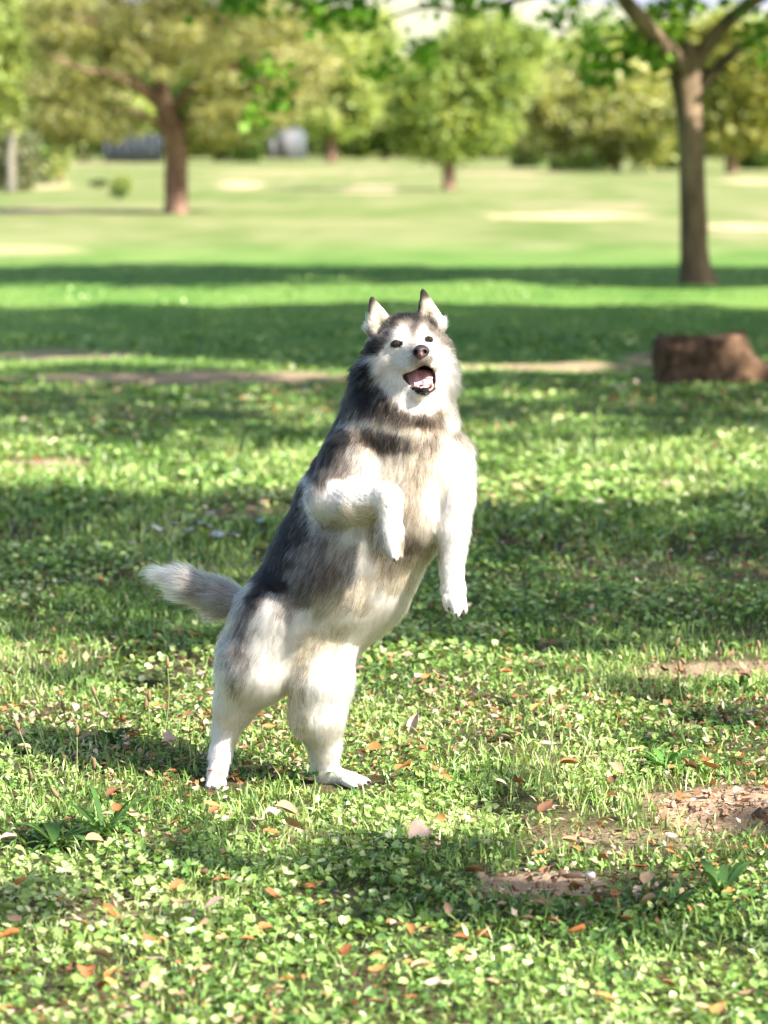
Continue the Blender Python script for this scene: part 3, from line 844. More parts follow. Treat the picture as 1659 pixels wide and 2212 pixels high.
def lances(x, y, L, w, rg, tone):
    """small pointed weed leaves reaching up and out"""
    n = len(x)
    a = rg.uniform(0, 2 * math.pi, n); el = rg.uniform(.1, 1.15, n)
    d = np.stack([np.cos(a) * np.cos(el), np.sin(a) * np.cos(el), np.sin(el)], 1)
    s = np.stack([-np.sin(a), np.cos(a), rg.normal(size=n) * .5], 1); s /= np.linalg.norm(s, axis=1)[:, None]
    p0 = np.stack([x, y, gz(x, y) + rg.uniform(0, .014, n)], 1)
    L, w = L[:, None], w[:, None]
    m = p0 + d * L * .5
    tp = p0 + d * L - np.array([0, 0, 1]) * L * rg.uniform(0, .45, (n, 1))
    up = np.array([0, 0, 1]) * w * .5
    V = np.stack([p0, m - s * w + up, tp, m + s * w + up, m], 1).reshape(-1, 3)
    b = np.arange(n)[:, None] * 5
    F = np.concatenate([b + np.array([q_]) for q_ in ((0, 4, 1), (1, 4, 2), (4, 3, 2), (0, 3, 4))], 0)
    return V, F, np.repeat(gcol(n, rg, 0, 1, tone), 5, 0)

LPAL = np.array([(0.42, 0.20, 0.075), (0.45, 0.30, 0.18), (0.52, 0.40, 0.32), (0.20, 0.11, 0.06), (0.34, 0.14, 0.06), (0.50, 0.36, 0.24)])
def make_litter():
    rg = np.random.default_rng(23)
    P, S, C = [], [], []
    for y0, y1, dens, sz in ((5.8, 10.5, 1300, .016), (10.5, 15, 480, .021), (15, 24, 90, .03)):
        x, y = scatter(y0, y1, dens, rg)
        q_ = fbm(x * 2.2 + 4, y * 1.4, 171, 3) + .35 * soil(x, y)
        k = rg.uniform(size=len(x)) < sstep(.35, .75, q_)
        x, y = x[k], y[k]
        P.append(np.stack([x, y, gz(x, y) + rg.uniform(.004, .04, len(x))], 1))
        S.append(sz * rg.uniform(.4, 1.5, len(x)))
    P, S = np.concatenate(P), np.concatenate(S)
    V, F = leaf_quads(P, S, rg, 1.1, .6)
    c = LPAL[rg.integers(len(LPAL), size=len(P))] * rg.uniform(.6, 1.25, (len(P), 1))
    link('leaf_litter', raw_mesh('leaf_litter', V, F, np.repeat(c, 4, 0)), leafy('litter', .12, .6, .25, (1, .8, .6)), kind='stuff', label='crumbs of dry brown leaf litter between the weeds', category='leaf litter')

def make_turf():
    rg = np.random.default_rng(21)
    parts = []
    for y0, y1, dens, h0, w0 in ((5.6, 9.5, 2600, .034, .0020), (9.5, 13.5, 2200, .036, .0023), (13.5, 20, 1150, .050, .0042), (20, 26, 300, .032, .006), (26, 34, 130, .028, .008), (34, 46, 45, .028, .012)):
        x, y = scatter(y0, y1, dens, rg)
        s = soil(x, y)
        k = (rg.uniform(size=len(x)) > s * .97) & (rg.uniform(size=len(x)) < .10 + 1.0 * sstep(.32, .68, fbm(x * 3.1, y * 2.2, 121, 3)))
        k &= foot_clear(x, y)
        x, y = x[k], y[k]
        h = h0 * rg.uniform(.5, 1.5, len(x)) * (.6 + .9 * fbm(x * 1.7, y * .9, 131, 2))
        parts.append(blades(x, y, h, w0 * rg.uniform(.7, 1.3, len(x)), rg, patch_tone(x, y)))
    V, F, C = join(parts)
    link('grass', raw_mesh('grass', V, F, C), M_GRASS, kind='stuff', label='short uneven green grass of the lawn', category='grass')
    parts = []
    for y0, y1, dens, r0 in ((5.6, 8.0, 2300, .0085), (8.0, 10.5, 2700, .0078), (10.5, 14, 1700, .0098), (14, 21, 650, .016), (21, 30, 110, .022)):
        x, y = scatter(y0, y1, dens, rg)
        s = soil(x, y)
        cov = fbm(x * 1.5 + 9, y * .8, 141, 3)
        k = (rg.uniform(size=len(x)) > s) & (rg.uniform(size=len(x)) < sstep(.40, .58, .6 * cov + .4 * fbm(x * 5.5, y * 3.4, 145, 2)) * .96 + .04)
        k &= foot_clear(x, y)
        x, y, cov = x[k], y[k], cov[k]
        hgt = rg.uniform(.25, 1, len(x)) ** .7 * (.010 + .038 * sstep(.3, .7, cov)) * np.where(y > 20, .6, 1)
        parts.append(rounds(x, y, r0 * rg.uniform(.55, 1.5, len(x)), hgt, rg, patch_tone(x, y) + .1 * (hgt / .05 - .4)))
    for y0, y1, dens, l0 in ((5.6, 8.0, 2300, .030), (8.0, 10.5, 2600, .028), (10.5, 14, 1500, .034), (14, 20, 380, .055)):
        x, y = scatter(y0, y1, dens, rg)
        k = (rg.uniform(size=len(x)) > soil(x, y)) & (rg.uniform(size=len(x)) < sstep(.2, .6, fbm(x * 1.9 + 1, y * 1.1, 143, 3)))
        k &= foot_clear(x, y)
        x, y = x[k], y[k]
        parts.append(lances(x, y, l0 * rg.uniform(.5, 1.6, len(x)), l0 * .13 * rg.uniform(.6, 1.4, len(x)), rg, patch_tone(x, y)))
    V, F, C = join(parts)
    link('ground_cover', raw_mesh('ground_cover', V, F, C), M_WEED, kind='stuff', label='low round-leaved mallow and clover covering the lawn', category='ground cover')

make_turf()
make_litter()

def make_crumbs():
    rg = np.random.default_rng(29)
    x, y = scatter(5.8, 14, 1500, rg)
    k = rg.uniform(size=len(x)) < soil(x, y) * 1.1 + .02
    x, y = x[k], y[k]
    n = len(x)
    c0 = np.stack([x, y, gz(x, y) + .002], 1)
    s = (.0035 * np.exp(rg.normal(size=n) * .55))[:, None]
    base = np.array([(1, 0, 0), (-.5, .87, 0), (-.5, -.87, 0), (0, 0, 1.1), (.5, .5, .7), (0, 0, -.5)])
    V = (c0[:, None, :] + s[:, :, None] * (base[None] + rg.normal(size=(n, 6, 3)) * .3)).reshape(-1, 3)
    f = np.array([(0, 4, 3), (0, 1, 4), (1, 3, 4), (1, 2, 3), (2, 0, 3), (0, 5, 1), (1, 5, 2), (2, 5, 0)])
    F = (np.arange(n)[:, None, None] * 6 + f[None]).reshape(-1, 3)
    c = np.array([0.27, 0.185, 0.125]) * rg.uniform(.3, 1.5, (n, 1))
    link('soil_crumbs', raw_mesh('soil_crumbs', V, F, np.repeat(c, 6, 0)), leafy('crumb', .0, .95, .1), kind='stuff', label='crumbs of earth on the bare patches', category='soil')
make_crumbs()

# ------------------------------------------------------------------ plantain rosettes and flower stalks
def strip_leaf(L, w, rise, droop, rg, n=7, fold=.25):
    t = np.linspace(0, 1, n)
    wd = w * (np.sin(np.clip(t * 1.02, 0, 1) ** .8 * math.pi) ** .8 + .08 * (1 - t))
    x = L * t * (1 - .12 * t * droop)
    z = rise * np.sin(t * math.pi * .55) - droop * L * .35 * t ** 2.4
    yw = .12 * L * np.sin(t * 3 + rg.uniform(0, 6)) * t * .5
    V = []
    for i in range(n):
        V += [(x[i], yw[i] - wd[i], z[i] + wd[i] * fold), (x[i], yw[i], z[i]), (x[i], yw[i] + wd[i], z[i] + wd[i] * fold)]
    F = []
    for i in range(n - 1):
        a = i * 3
        F += [(a, a + 3, a + 4, a + 1), (a + 1, a + 4, a + 5, a + 2)]
    return np.array(V), np.array(F)

def rosette(label, u, v, nl, L, w, seed, rise=.09, tone=(.06, .135, .03)):
    rg = np.random.default_rng(seed)
    g = G(u, v)
    z = float(gz(np.array([g[0]]), np.array([g[1]]))[0])
    r = empty('plantain_plant', (g[0], g[1], z), label=label, category='plant')
    r['group'] = 'plantain rosettes in the lawn'
    nl = int(nl * 1.5)
    for i in range(nl):
        a = i * 2.399 + rg.uniform(-.3, .3)
        V, F = strip_leaf(L * rg.uniform(.45, 1.0), w * rg.uniform(.38, .78), rise * rg.uniform(.10, .8), rg.uniform(.1, 1.3), rg)
        ca, sa = math.cos(a), math.sin(a)
        V = np.stack([V[:, 0] * ca - V[:, 1] * sa, V[:, 0] * sa + V[:, 1] * ca, V[:, 2]], 1) + np.array([g[0], g[1], z])
        c = np.array(tone) * rg.uniform(.7, 1.6)
        link('leaf', raw_mesh('leaf', V, F, np.broadcast_to(c, (len(V), 3)), True), M_PLANT, r)

rosette('glossy dark green plantain clump at the right, above the bare earth patch', 1440, 1668, 16, .15, .013, 201, .10, (.07, .17, .035))
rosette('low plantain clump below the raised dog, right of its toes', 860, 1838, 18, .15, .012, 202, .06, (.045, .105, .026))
rosette('spreading plantain clump near the left edge, below the shadow', 120, 1822, 17, .17, .014, 203, .09)
rosette('upright plantain clump right of the left-edge clump', 225, 1800, 12, .16, .013, 204, .14)
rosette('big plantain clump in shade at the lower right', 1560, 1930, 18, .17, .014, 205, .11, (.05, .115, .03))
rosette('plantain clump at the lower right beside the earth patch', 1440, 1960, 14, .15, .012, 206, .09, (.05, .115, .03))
rosette('small plantain clump in front of the standing hind foot at the middle', 690, 1692, 10, .085, .009, 207, .07, (.07, .17, .035))
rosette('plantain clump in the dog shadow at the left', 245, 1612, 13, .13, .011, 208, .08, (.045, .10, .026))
rosette('plantain clump at the right edge above the flower stalks', 1600, 1500, 12, .14, .011, 209, .09)
rosette('small plantain clump right of the dog, midway to the right edge', 1110, 1600, 10, .11, .010, 210, .07)
rosette('small plantain clump at the lower left corner region', 420, 1900, 9, .11, .009, 211, .08)

STEM = plain('stalk_green', (0.20, 0.24, 0.09), .6, .2)
HEAD = plain('seed_head_brown', (0.27, 0.19, 0.11), .8, .1, .3, 400, .4, 900)
def stalk(label, u, v, top_u, top_v, seed):
    rg = np.random.default_rng(seed)
    g = G(u, v)
    z = float(gz(np.array([g[0]]), np.array([g[1]]))[0])
    D0 = g[1]
    p0 = np.array([g[0], D0, z - .005]); p2 = T(top_u, top_v, D0 + rg.uniform(-.03, .03))
    p1 = (p0 + p2) / 2 + np.array([rg.uniform(-.02, .02), rg.uniform(-.02, .02), .01])
    r = empty('plantain_stalk', (g[0], g[1], z), label=label, category='flower stalk')
    r['group'] = 'plantain flower stalks'
    V, F = tube(spline([p0, p1, p2], 8), np.full(8, .0016), 6)
    link('stem', raw_mesh('stem', V, quads_to_tris(F), None, True), STEM, r)
    d = (p2 - p1); d /= np.linalg.norm(d)
    V, F = tube([p2 - d * .004, p2 + d * .006, p2 + d * .014, p2 + d * .022, p2 + d * .027], [.002, .0052, .0055, .0038, .0012], 8, .08, seed)
    link('seed_head', raw_mesh('seed_head', V, quads_to_tris(F), None, True), HEAD, r)

for i, (u, v, tu, tv, lab) in enumerate([
        (1402, 1478, 1393, 1408, 'leftmost of the plantain stalks at the right, above the clover'),
        (1445, 1470, 1459, 1395, 'tall plantain stalk second from the left of the right-hand row'),
        (1492, 1474, 1481, 1434, 'short plantain stalk in the middle of the right-hand row'),
        (1518, 1472, 1546, 1398, 'curved plantain stalk leaning right in the right-hand row'),
        (1530, 1490, 1555, 1416, 'plantain stalk just right of the curved one'),
        (1642, 1476, 1641, 1402, 'plantain stalk at the right edge'),
        (1480, 1540, 1468, 1448, 'plantain stalk standing in front of the right-hand row'),
        (68, 1705, 40, 1575, 'tall plantain stalk at the left edge'),
        (160, 1730, 166, 1588, 'tall plantain stalk right of the left-edge stalk'),
        (95, 1760, 66, 1685, 'bent plantain stalk over the left clump'),
        (128, 1790, 125, 1722, 'short plantain stalk inside the left clump'),
        (195, 1765, 203, 1660, 'plantain stalk above the upright left clump'),
        (330, 1590, 322, 1512, 'plantain stalk in the sunny grass left of the dog'),
        (308, 1578, 313, 1530, 'short plantain stalk left of the dog'),
        (352, 1600, 362, 1440, 'long thin plantain stalk below the tail'),
        (205, 1570, 205, 1500, 'plantain stalk left of the tail tip, in the sun'),
        (180, 1620, 138, 1535, 'leaning plantain stalk beside the dog shadow'),
        (1205, 1640, 1196, 1560, 'lone plantain stalk right of the dog'),
        (1180, 1668, 1190, 1520, 'tall plantain stalk right of the dog, near the lone one')]):
    stalk(lab, u, v, tu, tv, 300 + i)

# ------------------------------------------------------------------ fallen leaves
def leaf_template(kind, rg):
    n = 7
    t = np.linspace(0, 1, n)
    w = [.30 * np.sin(t ** .85 * math.pi) ** .75, .40 * np.sin(t ** .7 * math.pi) ** .7, .22 * np.sin(t * math.pi) ** .8][kind % 3] + .012
    curl = [.35, .6, .2, .9][kind % 4]
    bend = [.25, -.2, .5, .1][kind % 4]
    V = []
    for i in range(n):
        for j, s in enumerate((-1, -.5, 0, .5, 1)):
            V.append((t[i] - .5, s * w[i] * (1 - .25 * curl * s * s), curl * w[i] * s * s * .9 + bend * (t[i] - .5) ** 2 + .03 * rg.normal() * (j % 2)))
    F = []
    for i in range(n - 1):
        for j in range(4):
            a = i * 5 + j
            F.append((a, a + 5, a + 6, a + 1))
    # stalk
    b = len(V)
    V += [(.5, -.012, .0 + bend * .25), (.5, .012, bend * .25), (.72, .01, bend * .3 + .03), (.72, -.008, bend * .3 + .03)]
    F.append((b, b + 1, b + 2, b + 3))
    return np.array(V), np.array(F)

LCOL = [('orange', (0.42, 0.19, 0.065)), ('tan', (0.42, 0.27, 0.155)), ('beige', (0.50, 0.37, 0.29)), ('brown', (0.17, 0.085, 0.045)), ('rust', (0.32, 0.12, 0.045))]
LMAT = []
for nm, c in LCOL:
    m, nt, b = base_mat('dry_leaf_' + nm)
    tc = nt.nodes.new('ShaderNodeTexCoord')
    n = nt.nodes.new('ShaderNodeTexNoise'); n.inputs['Scale'].default_value = 7; n.inputs['Detail'].default_value = 5
    nt.links.new(tc.outputs['Object'], n.inputs['Vector'])
    oi = nt.nodes.new('ShaderNodeObjectInfo')
    hs = nt.nodes.new('ShaderNodeHueSaturation'); hs.inputs['Color'].default_value = (*c, 1)
    ad = nt.nodes.new('ShaderNodeMath'); ad.operation = 'ADD'
    nt.links.new(n.outputs['Fac'], ad.inputs[0]); nt.links.new(oi.outputs['Random'], ad.inputs[1])
    mr = nt.nodes.new('ShaderNodeMapRange'); mr.inputs[1].default_value = .3; mr.inputs[2].default_value = 1.6; mr.inputs[3].default_value = .6; mr.inputs[4].default_value = 1.45
    nt.links.new(ad.outputs[0], mr.inputs[0]); nt.links.new(mr.outputs[0], hs.inputs['Value'])
    nt.links.new(hs.outputs[0], b.inputs['Base Color'])
    b.inputs['Roughness'].default_value = .6; b.inputs['Specular IOR Level'].default_value = .25
    LMAT.append(m)

def make_leaves():
    rg = np.random.default_rng(41)
    meshes = {}
    for k in range(6):
        V, F = leaf_template(k, rg)
        for c in range(5):
            me = raw_mesh('fallen_leaf', V, F, None, True)
            me.materials.append(LMAT[c])
            meshes[k, c] = me
    spots = []
    while len(spots) < 262:
        u, v = rg.uniform(-20, 1680), 1380 + 850 * rg.uniform() ** .85
        x, y = G(u, v)
        q = float(fbm(np.array([x * 2.5]), np.array([y * 1.6]), 151, 2)[0])
        if rg.uniform() < q * 1.5 - .25 + .5 * float(soil(np.array([x]), np.array([y]))[0]):
            spots.append((u, v, 0))
    for uv in [(1490, 1690), (1535, 1695), (1120, 1720), (1085, 1735), (1180, 1790), (1230, 1680), (1215, 1575), (950, 1490), (1250, 1465), (1010, 1480), (1190, 1535), (340, 1385), (385, 1390), (420, 1385), (20, 1830), (10, 1620),
               (290, 1790), (245, 1755), (620, 1790), (585, 1830), (630, 1815), (560, 1800), (1610, 1545), (970, 2000), (240, 2000), (300, 1985), (150, 2010), (870, 1700), (1450, 1830), (1400, 1985), (1160, 1560), (730, 1700), (770, 1715), (840, 1710), (520, 1705), (905, 1845), (700, 1975), (590, 1960)]:
        spots.append((*uv, 1))
    LN = ['dry orange', 'dry tan', 'faded beige', 'dark brown', 'rust-coloured']
    ORD = ['leftmost', 'second', 'third', 'fourth', 'fifth', 'sixth', 'seventh', 'eighth', 'ninth', 'tenth', 'eleventh', 'twelfth', 'thirteenth', 'fourteenth', 'fifteenth', 'sixteenth', 'seventeenth', 'eighteenth', 'nineteenth', 'twentieth', 'twenty-first', 'twenty-second']
    rows = [(1380, 1480, 'in the strip level with the thighs'), (1480, 1560, 'level with the knees'), (1560, 1640, 'level with the hocks'), (1640, 1720, 'level with the hind feet'),
            (1720, 1790, 'just below the hind feet'), (1790, 1860, 'level with the left plantain clumps'), (1860, 1930, 'level with the lower earth patch'), (1930, 2000, 'just below the lower earth patch'),
            (2000, 2070, 'high in the bottom strip'), (2070, 2140, 'midway in the bottom strip'), (2140, 2300, 'along the bottom edge')]
    cells = {}
    for u, v, sp in spots:
        x, y = G(u, v)
        if min(math.hypot(x - f_[0], y - f_[1]) for f_ in FEET) < .07:
            continue
        k, c = int(rg.integers(6)), int(rg.choice(5, p=[.27, .28, .25, .08, .12]))
        L = rg.uniform(.024, .046) * (1.35 if sp else 1)
        o = bpy.data.objects.new('fallen_leaf', meshes[k, c])
        COL.objects.link(o)
        z = float(gz(np.array([x]), np.array([y]))[0])
        bare_ = float(soil(np.array([x]), np.array([y]))[0])
        o.location = (x, y, z + (.012 if bare_ > .5 else rg.uniform(.022, .05)))
        o.rotation_euler = (rg.normal() * .3, rg.normal() * .28, rg.uniform(0, 6.28))
        o.scale = (L, L * rg.uniform(.8, 1.25), L)
        o['category'] = 'leaf'; o['group'] = 'fallen leaves on the lawn'
        ri = next((i for i, r_ in enumerate(rows) if r_[0] <= v < r_[1]), len(rows) - 1)
        cells.setdefault((c, ri), []).append((u, o))
    for (c, ri), lst in cells.items():
        for i, (u, o) in enumerate(sorted(lst, key=lambda a: a[0])):
            o['label'] = (ORD[i] + ' ' if i == 0 else ORD[i] + ' from left, ') + LN[c] + ' fallen leaf ' + rows[ri][2]

make_leaves()

def single(name, label, cat, V, F, mat, loc, rot=(0, 0, 0), sc=1.0, smooth=True):
    o = link(name, raw_mesh(name, V, F, None, smooth), mat, label=label, category=cat)
    o.location = loc; o.rotation_euler = rot; o.scale = (sc, sc, sc)
    return o

def special_leaves():
    rg = np.random.default_rng(5)
    pale = plain('pale_dry_leaf', (0.48, 0.37, 0.31), .6, .2, .35, 9)
    x, y = G(897, 1592)
    V, F = leaf_template(3, rg); V[:, 1] *= 1.1
    single('curled_leaf', 'large pale pinkish curled leaf standing up in the grass right of the dog', 'leaf', V, F, pale, (x, y, .035), (.5, -1.25, .5), .06)
    # lobed leaf
    x, y = G(362, 1630)
    ang = np.linspace(0, 2 * math.pi, 11)[:-1]
    rr = np.array([.62, .3, .55, .28, .5, .22, .5, .28, .55, .3])
    Vs = [(0, 0, -.05)] + [(r * math.cos(a), r * math.sin(a), .08 * math.sin(3 * a)) for a, r in zip(ang, rr)]
    Fs = [(0, 1 + i, 1 + (i + 1) % 10) for i in range(10)]
    b = len(Vs); Vs += [(-.2, -.02, 0), (-.2, .02, 0), (-.75, .05, .06), (-.75, .02, .06)]; Fs += [(b, b + 1, b + 2), (b, b + 2, b + 3)]
    single('lobed_leaf', 'pale lobed dry leaf tilted up in the sunny grass at the left of the dog', 'leaf', np.array(Vs), np.array(Fs), pale, (x, y, .045), (1.05, .2, .6), .048)
    scrap = plain('pale_scrap', (0.40, 0.42, 0.48), .8, .1, .3, 9)
    for i, (u, v, w, lab) in enumerate([(340, 1168, 30, 'leftmost pale bluish scrap in the shaded grass behind the tail'), (375, 1160, 26, 'pale scrap right of the leftmost one in the shaded grass'),
                                        (405, 1175, 24, 'flat pale scrap in the middle of the shaded litter'), (440, 1158, 34, 'wide pale scrap left of the dog in shade'),
                                        (470, 1180, 26, 'white scrap low in the shaded litter'), (503, 1185, 30, 'bright white scrap nearest the tail'),
                                        (455, 1135, 20, 'small pale scrap at the back of the shaded litter'), (565, 1150, 26, 'pale scrap closest to the dog back, in shade')]):
        x, y = G(u, v)
        s = w * y / FPX
        n = 9
        a = np.linspace(0, 2 * math.pi, n + 1)[:-1]
        r_ = rg.uniform(.3, .6, n)
        Vv = [(0, 0, .06)] + [(r_[k] * math.cos(a[k]), r_[k] * math.sin(a[k]), rg.uniform(-.1, .16)) for k in range(n)]
        Vv += [(p[0], p[1], p[2] - .03) for p in Vv]
        Ff = [(0, 1 + k, 1 + (k + 1) % n) for k in range(n)] + [(n + 1, n + 2 + (k + 1) % n, n + 2 + k) for k in range(n)]
        Ff += [(1 + k, n + 2 + k, n + 2 + (k + 1) % n) for k in range(n)] + [(1 + k, n + 2 + (k + 1) % n, 1 + (k + 1) % n) for k in range(n)]
        o = single('pale_scrap', lab, 'scrap', np.array(Vv), np.array(Ff), scrap, (x, y, .05), (.3, rg.normal() * .2, rg.uniform(0, 6)), s * 1.1, False)
        o['group'] = 'pale scraps in the shaded grass'
    # pebbles
    for i, (u, v, w, col_, lab) in enumerate([(337, 1758, 22, (.02, .02, .026), 'small black clod in the sunny grass at the left'), (1195, 1872, 30, (.05, .04, .035), 'dark clod beside the lower earth patch'),
                                              (1340, 1885, 18, (.035, .035, .04), 'dark pebble right of the lower earth patch'), (1275, 1892, 26, (.6, .57, .55), 'white stone at the edge of the lower earth patch'),
                                              (1495, 1757, 18, (.06, .045, .035), 'dark clod on the bare earth at the right'), (1290, 1905, 14, (.55, .52, .5), 'smaller white stone beside the white stone')]):
        x, y = G(u, v); s = w * y / FPX * .5
        th = np.linspace(0, math.pi, 8); ph = np.arange(10) * math.pi / 5
        Vv = np.array([[math.sin(t) * math.cos(p), math.sin(t) * math.sin(p), .7 * math.cos(t)] for t in th for p in ph])
        Vv *= (1 + .25 * (fbm(Vv[:, 0] * 2 + i * 3, Vv[:, 1] * 2 + Vv[:, 2] * 2, 160 + i, 2) - .5) * 2)[:, None]
        Ff = np.array([(a * 10 + b, (a + 1) * 10 + b, (a + 1) * 10 + (b + 1) % 10, a * 10 + (b + 1) % 10) for a in range(7) for b in range(10)])
        single('pebble', lab, 'stone', Vv, Ff, plain('stone_%s' % ('pale' if col_[0] > .3 else 'dark'), col_, .9, .2, .2, 6, .5, 9), (x, y, float(gz(np.array([x]), np.array([y]))[0]) + s * .5), (0, 0, i), s)

special_leaves()



# ------------------------------------------------------------------ the dog
MPX = DOGY / FPX            # metres per measured unit at the dog

def prim(a, b, ra, rb, k=0.02, L=30, lift=0.3, sy=1.0, hair=True, ax=None):
    """tapered limb from a to b: (u, v, depth), radii in measured units; fur runs from a to b"""
    A, B = W(*a), W(*b)
    return dict(a=A, b=B, ra=ra * MPX, rb=rb * MPX, k=k, L=L * 0.001, lift=lift, sy=sy, hair=hair)

PR = []
def add(*a, **kw):
    PR.append(prim(*a, **kw))

# trunk of the body
add((884, 800, .02), (868, 930, .03), 92, 110, k=.03, L=21, lift=.22)
add((868, 930, .03), (822, 1075, .03), 112, 140, k=.03, L=20, lift=.2)
add((822, 1075, .03), (742, 1250, .04), 138, 140, k=.03, L=21, lift=.2)
add((742, 1250, .05), (655, 1370, .07), 138, 118, k=.03, L=21, lift=.22)
# line of the back
add((828, 850, .05), (786, 985, .07), 62, 72, k=.05, L=19, lift=.2)
add((786, 985, .07), (742, 1090, .08), 72, 88, k=.05, L=20, lift=.18)
add((742, 1090, .08), (690, 1205, .08), 90, 92, k=.05, L=20, lift=.18)
add((690, 1205, .08), (628, 1320, .08), 92, 92, k=.05, L=20, lift=.2)
add((628, 1320, .08), (560, 1410, .06), 92, 88, k=.05, L=20, lift=.2)
# chest front
add((905, 960, -.06), (880, 1120, -.05), 62, 74, k=.05, L=20, lift=.2)
add((880, 1120, -.05), (820, 1260, -.01), 74, 62, k=.05, L=19, lift=.2)
# hind leg, picture left
add((600, 1350, .02), (550, 1445, .0), 94, 70, k=.05, L=26, lift=.22)
add((550, 1445, .0), (509, 1520, .04), 70, 42, k=.04, L=20, lift=.2)
add((509, 1520, .04), (489, 1572, .06), 43, 27, k=.03, L=15, lift=.18)
add((489, 1572, .06), (477, 1630, .04), 27, 22, k=.02, L=12, lift=.2)
add((477, 1630, .04), (470, 1668, .02), 22, 20, k=.015, L=10, lift=.2)
add((470, 1668, .02), (464, 1690, -.025), 20, 19, k=.012, L=8, lift=.2)
add((456, 1692, -.02), (452, 1699, -.055), 12, 9, k=.002, L=3, lift=.2)
add((468, 1692, -.02), (466, 1700, -.062), 12, 9, k=.002, L=3, lift=.2)
add((480, 1690, -.015), (481, 1697, -.05), 11, 8, k=.002, L=3, lift=.2)
# hind leg, picture right
add((712, 1350, .03), (692, 1478, -.02), 70, 66, k=.022, L=22, lift=.22)
add((692, 1478, -.02), (686, 1542, -.02), 66, 56, k=.02, L=20, lift=.2)
add((686, 1542, -.02), (701, 1610, .01), 56, 34, k=.03, L=15, lift=.18)
add((701, 1610, .01), (703, 1672, .03), 34, 28, k=.015, L=11, lift=.2)
add((703, 1672, .03), (765, 1685, -.03), 24, 15, k=.015, L=8, lift=.2)
add((762, 1679, -.025), (795, 1688, -.045), 12, 7, k=.002, L=3, lift=.2)
add((756, 1684, -.04), (788, 1695, -.07), 12, 7, k=.002, L=3, lift=.2)
add((745, 1688, -.05), (768, 1701, -.085), 11, 7, k=.002, L=3, lift=.2)
# tail
add((556, 1318, .12), (480, 1293, .16), 30, 31, k=.025, L=36, lift=.32)
add((480, 1293, .16), (405, 1262, .19), 31, 24, k=.02, L=44, lift=.32)
add((405, 1262, .19), (352, 1240, .21), 24, 7, k=.02, L=52, lift=.22)
# foreleg, picture left (raised and folded)
add((768, 1000, -.025), (716, 1076, -.09), 74, 50, k=.03, L=25, lift=.2)
add((714, 1078, -.09), (762, 1088, -.15), 48, 40, k=.012, L=20, lift=.22)
add((760, 1088, -.15), (836, 1076, -.20), 38, 31, k=.012, L=13, lift=.2)
add((836, 1076, -.20), (845, 1150, -.215), 30, 25, k=.012, L=9, lift=.2)
add((845, 1150, -.215), (848, 1180, -.225), 27, 25, k=.01, L=8, lift=.2)
add((834, 1172, -.23), (838, 1197, -.235), 13, 9, k=.002, L=3, lift=.2)
add((848, 1176, -.24), (851, 1205, -.245), 13, 10, k=.002, L=3, lift=.2)
add((861, 1172, -.23), (863, 1199, -.235), 12, 9, k=.002, L=3, lift=.2)
# foreleg, picture right (hanging straight)
add((960, 985, -.01), (984, 1075, -.07), 60, 38, k=.02, L=28, lift=.22)
add((984, 1075, -.07), (979, 1150, -.10), 36, 33, k=.012, L=18, lift=.22)
add((979, 1150, -.10), (976, 1235, -.12), 32, 25, k=.012, L=12, lift=.2)
add((976, 1235, -.12), (979, 1270, -.13), 24, 24, k=.01, L=8, lift=.2)
add((979, 1270, -.13), (984, 1300, -.145), 25, 24, k=.01, L=8, lift=.2)
add((966, 1292, -.15), (970, 1313, -.155), 12, 9, k=.002, L=3, lift=.2)
add((980, 1300, -.16), (986, 1326, -.165), 12, 9, k=.002, L=3, lift=.2)
add((996, 1294, -.15), (1002, 1318, -.155), 12, 9, k=.002, L=3, lift=.2)
NB = len(PR)
# head
add((884, 748, -.005), (884, 775, .02), 70, 78, k=.02, L=16, lift=.2)
add((846, 765, -.015), (816, 818, .02), 56, 50, k=.02, L=26, lift=.28)
add((930, 762, -.02), (944, 818, .0), 48, 40, k=.02, L=30, lift=.3)
add((895, 810, -.02), (893, 862, .0), 58, 46, k=.03, L=36, lift=.28)
add((866, 736, -.055), (864, 716, -.02), 30, 34, k=.02, L=12, lift=.18)
add((912, 730, -.06), (912, 712, -.02), 28, 34, k=.02, L=12, lift=.18)
add((897, 764, -.055), (908, 771, -.125), 42, 24, k=.025, L=9, lift=.12)
add((880, 786, -.075), (890, 792, -.105), 24, 17, k=.015, L=7, lift=.1)
add((928, 784, -.075), (924, 787, -.105), 20, 15, k=.015, L=7, lift=.1)
NH = len(PR)
JAW = [prim((893, 838, -.045), (905, 847, -.085), 20, 15, k=.015, L=12, lift=.2),
       prim((905, 847, -.085), (917, 846, -.105), 15, 12, k=.01, L=8, lift=.2)]
EARS = [prim((822, 706, -.005), (804, 648, .0), 33, 8, k=.006, L=5, lift=.12, sy=.5),
        prim((931, 700, -.008), (914, 631, -.003), 33, 8, k=.006, L=5, lift=.12, sy=.5)]
DISH = [prim((824, 706, -.030), (807, 662, -.014), 20, 5), prim((928, 700, -.033), (915, 646, -.017), 20, 5)]
for e_ in DISH:
    e_['sy'] = .8
ALLP = PR + JAW + EARS
MOUTH = np.array([(871, 811), (885, 804), (900, 797), (910, 791), (917, 788), (926, 791), (935, 800), (938, 812), (937, 825), (931, 838), (918, 844), (905, 843), (893, 834), (880, 825), (873, 818)], float)

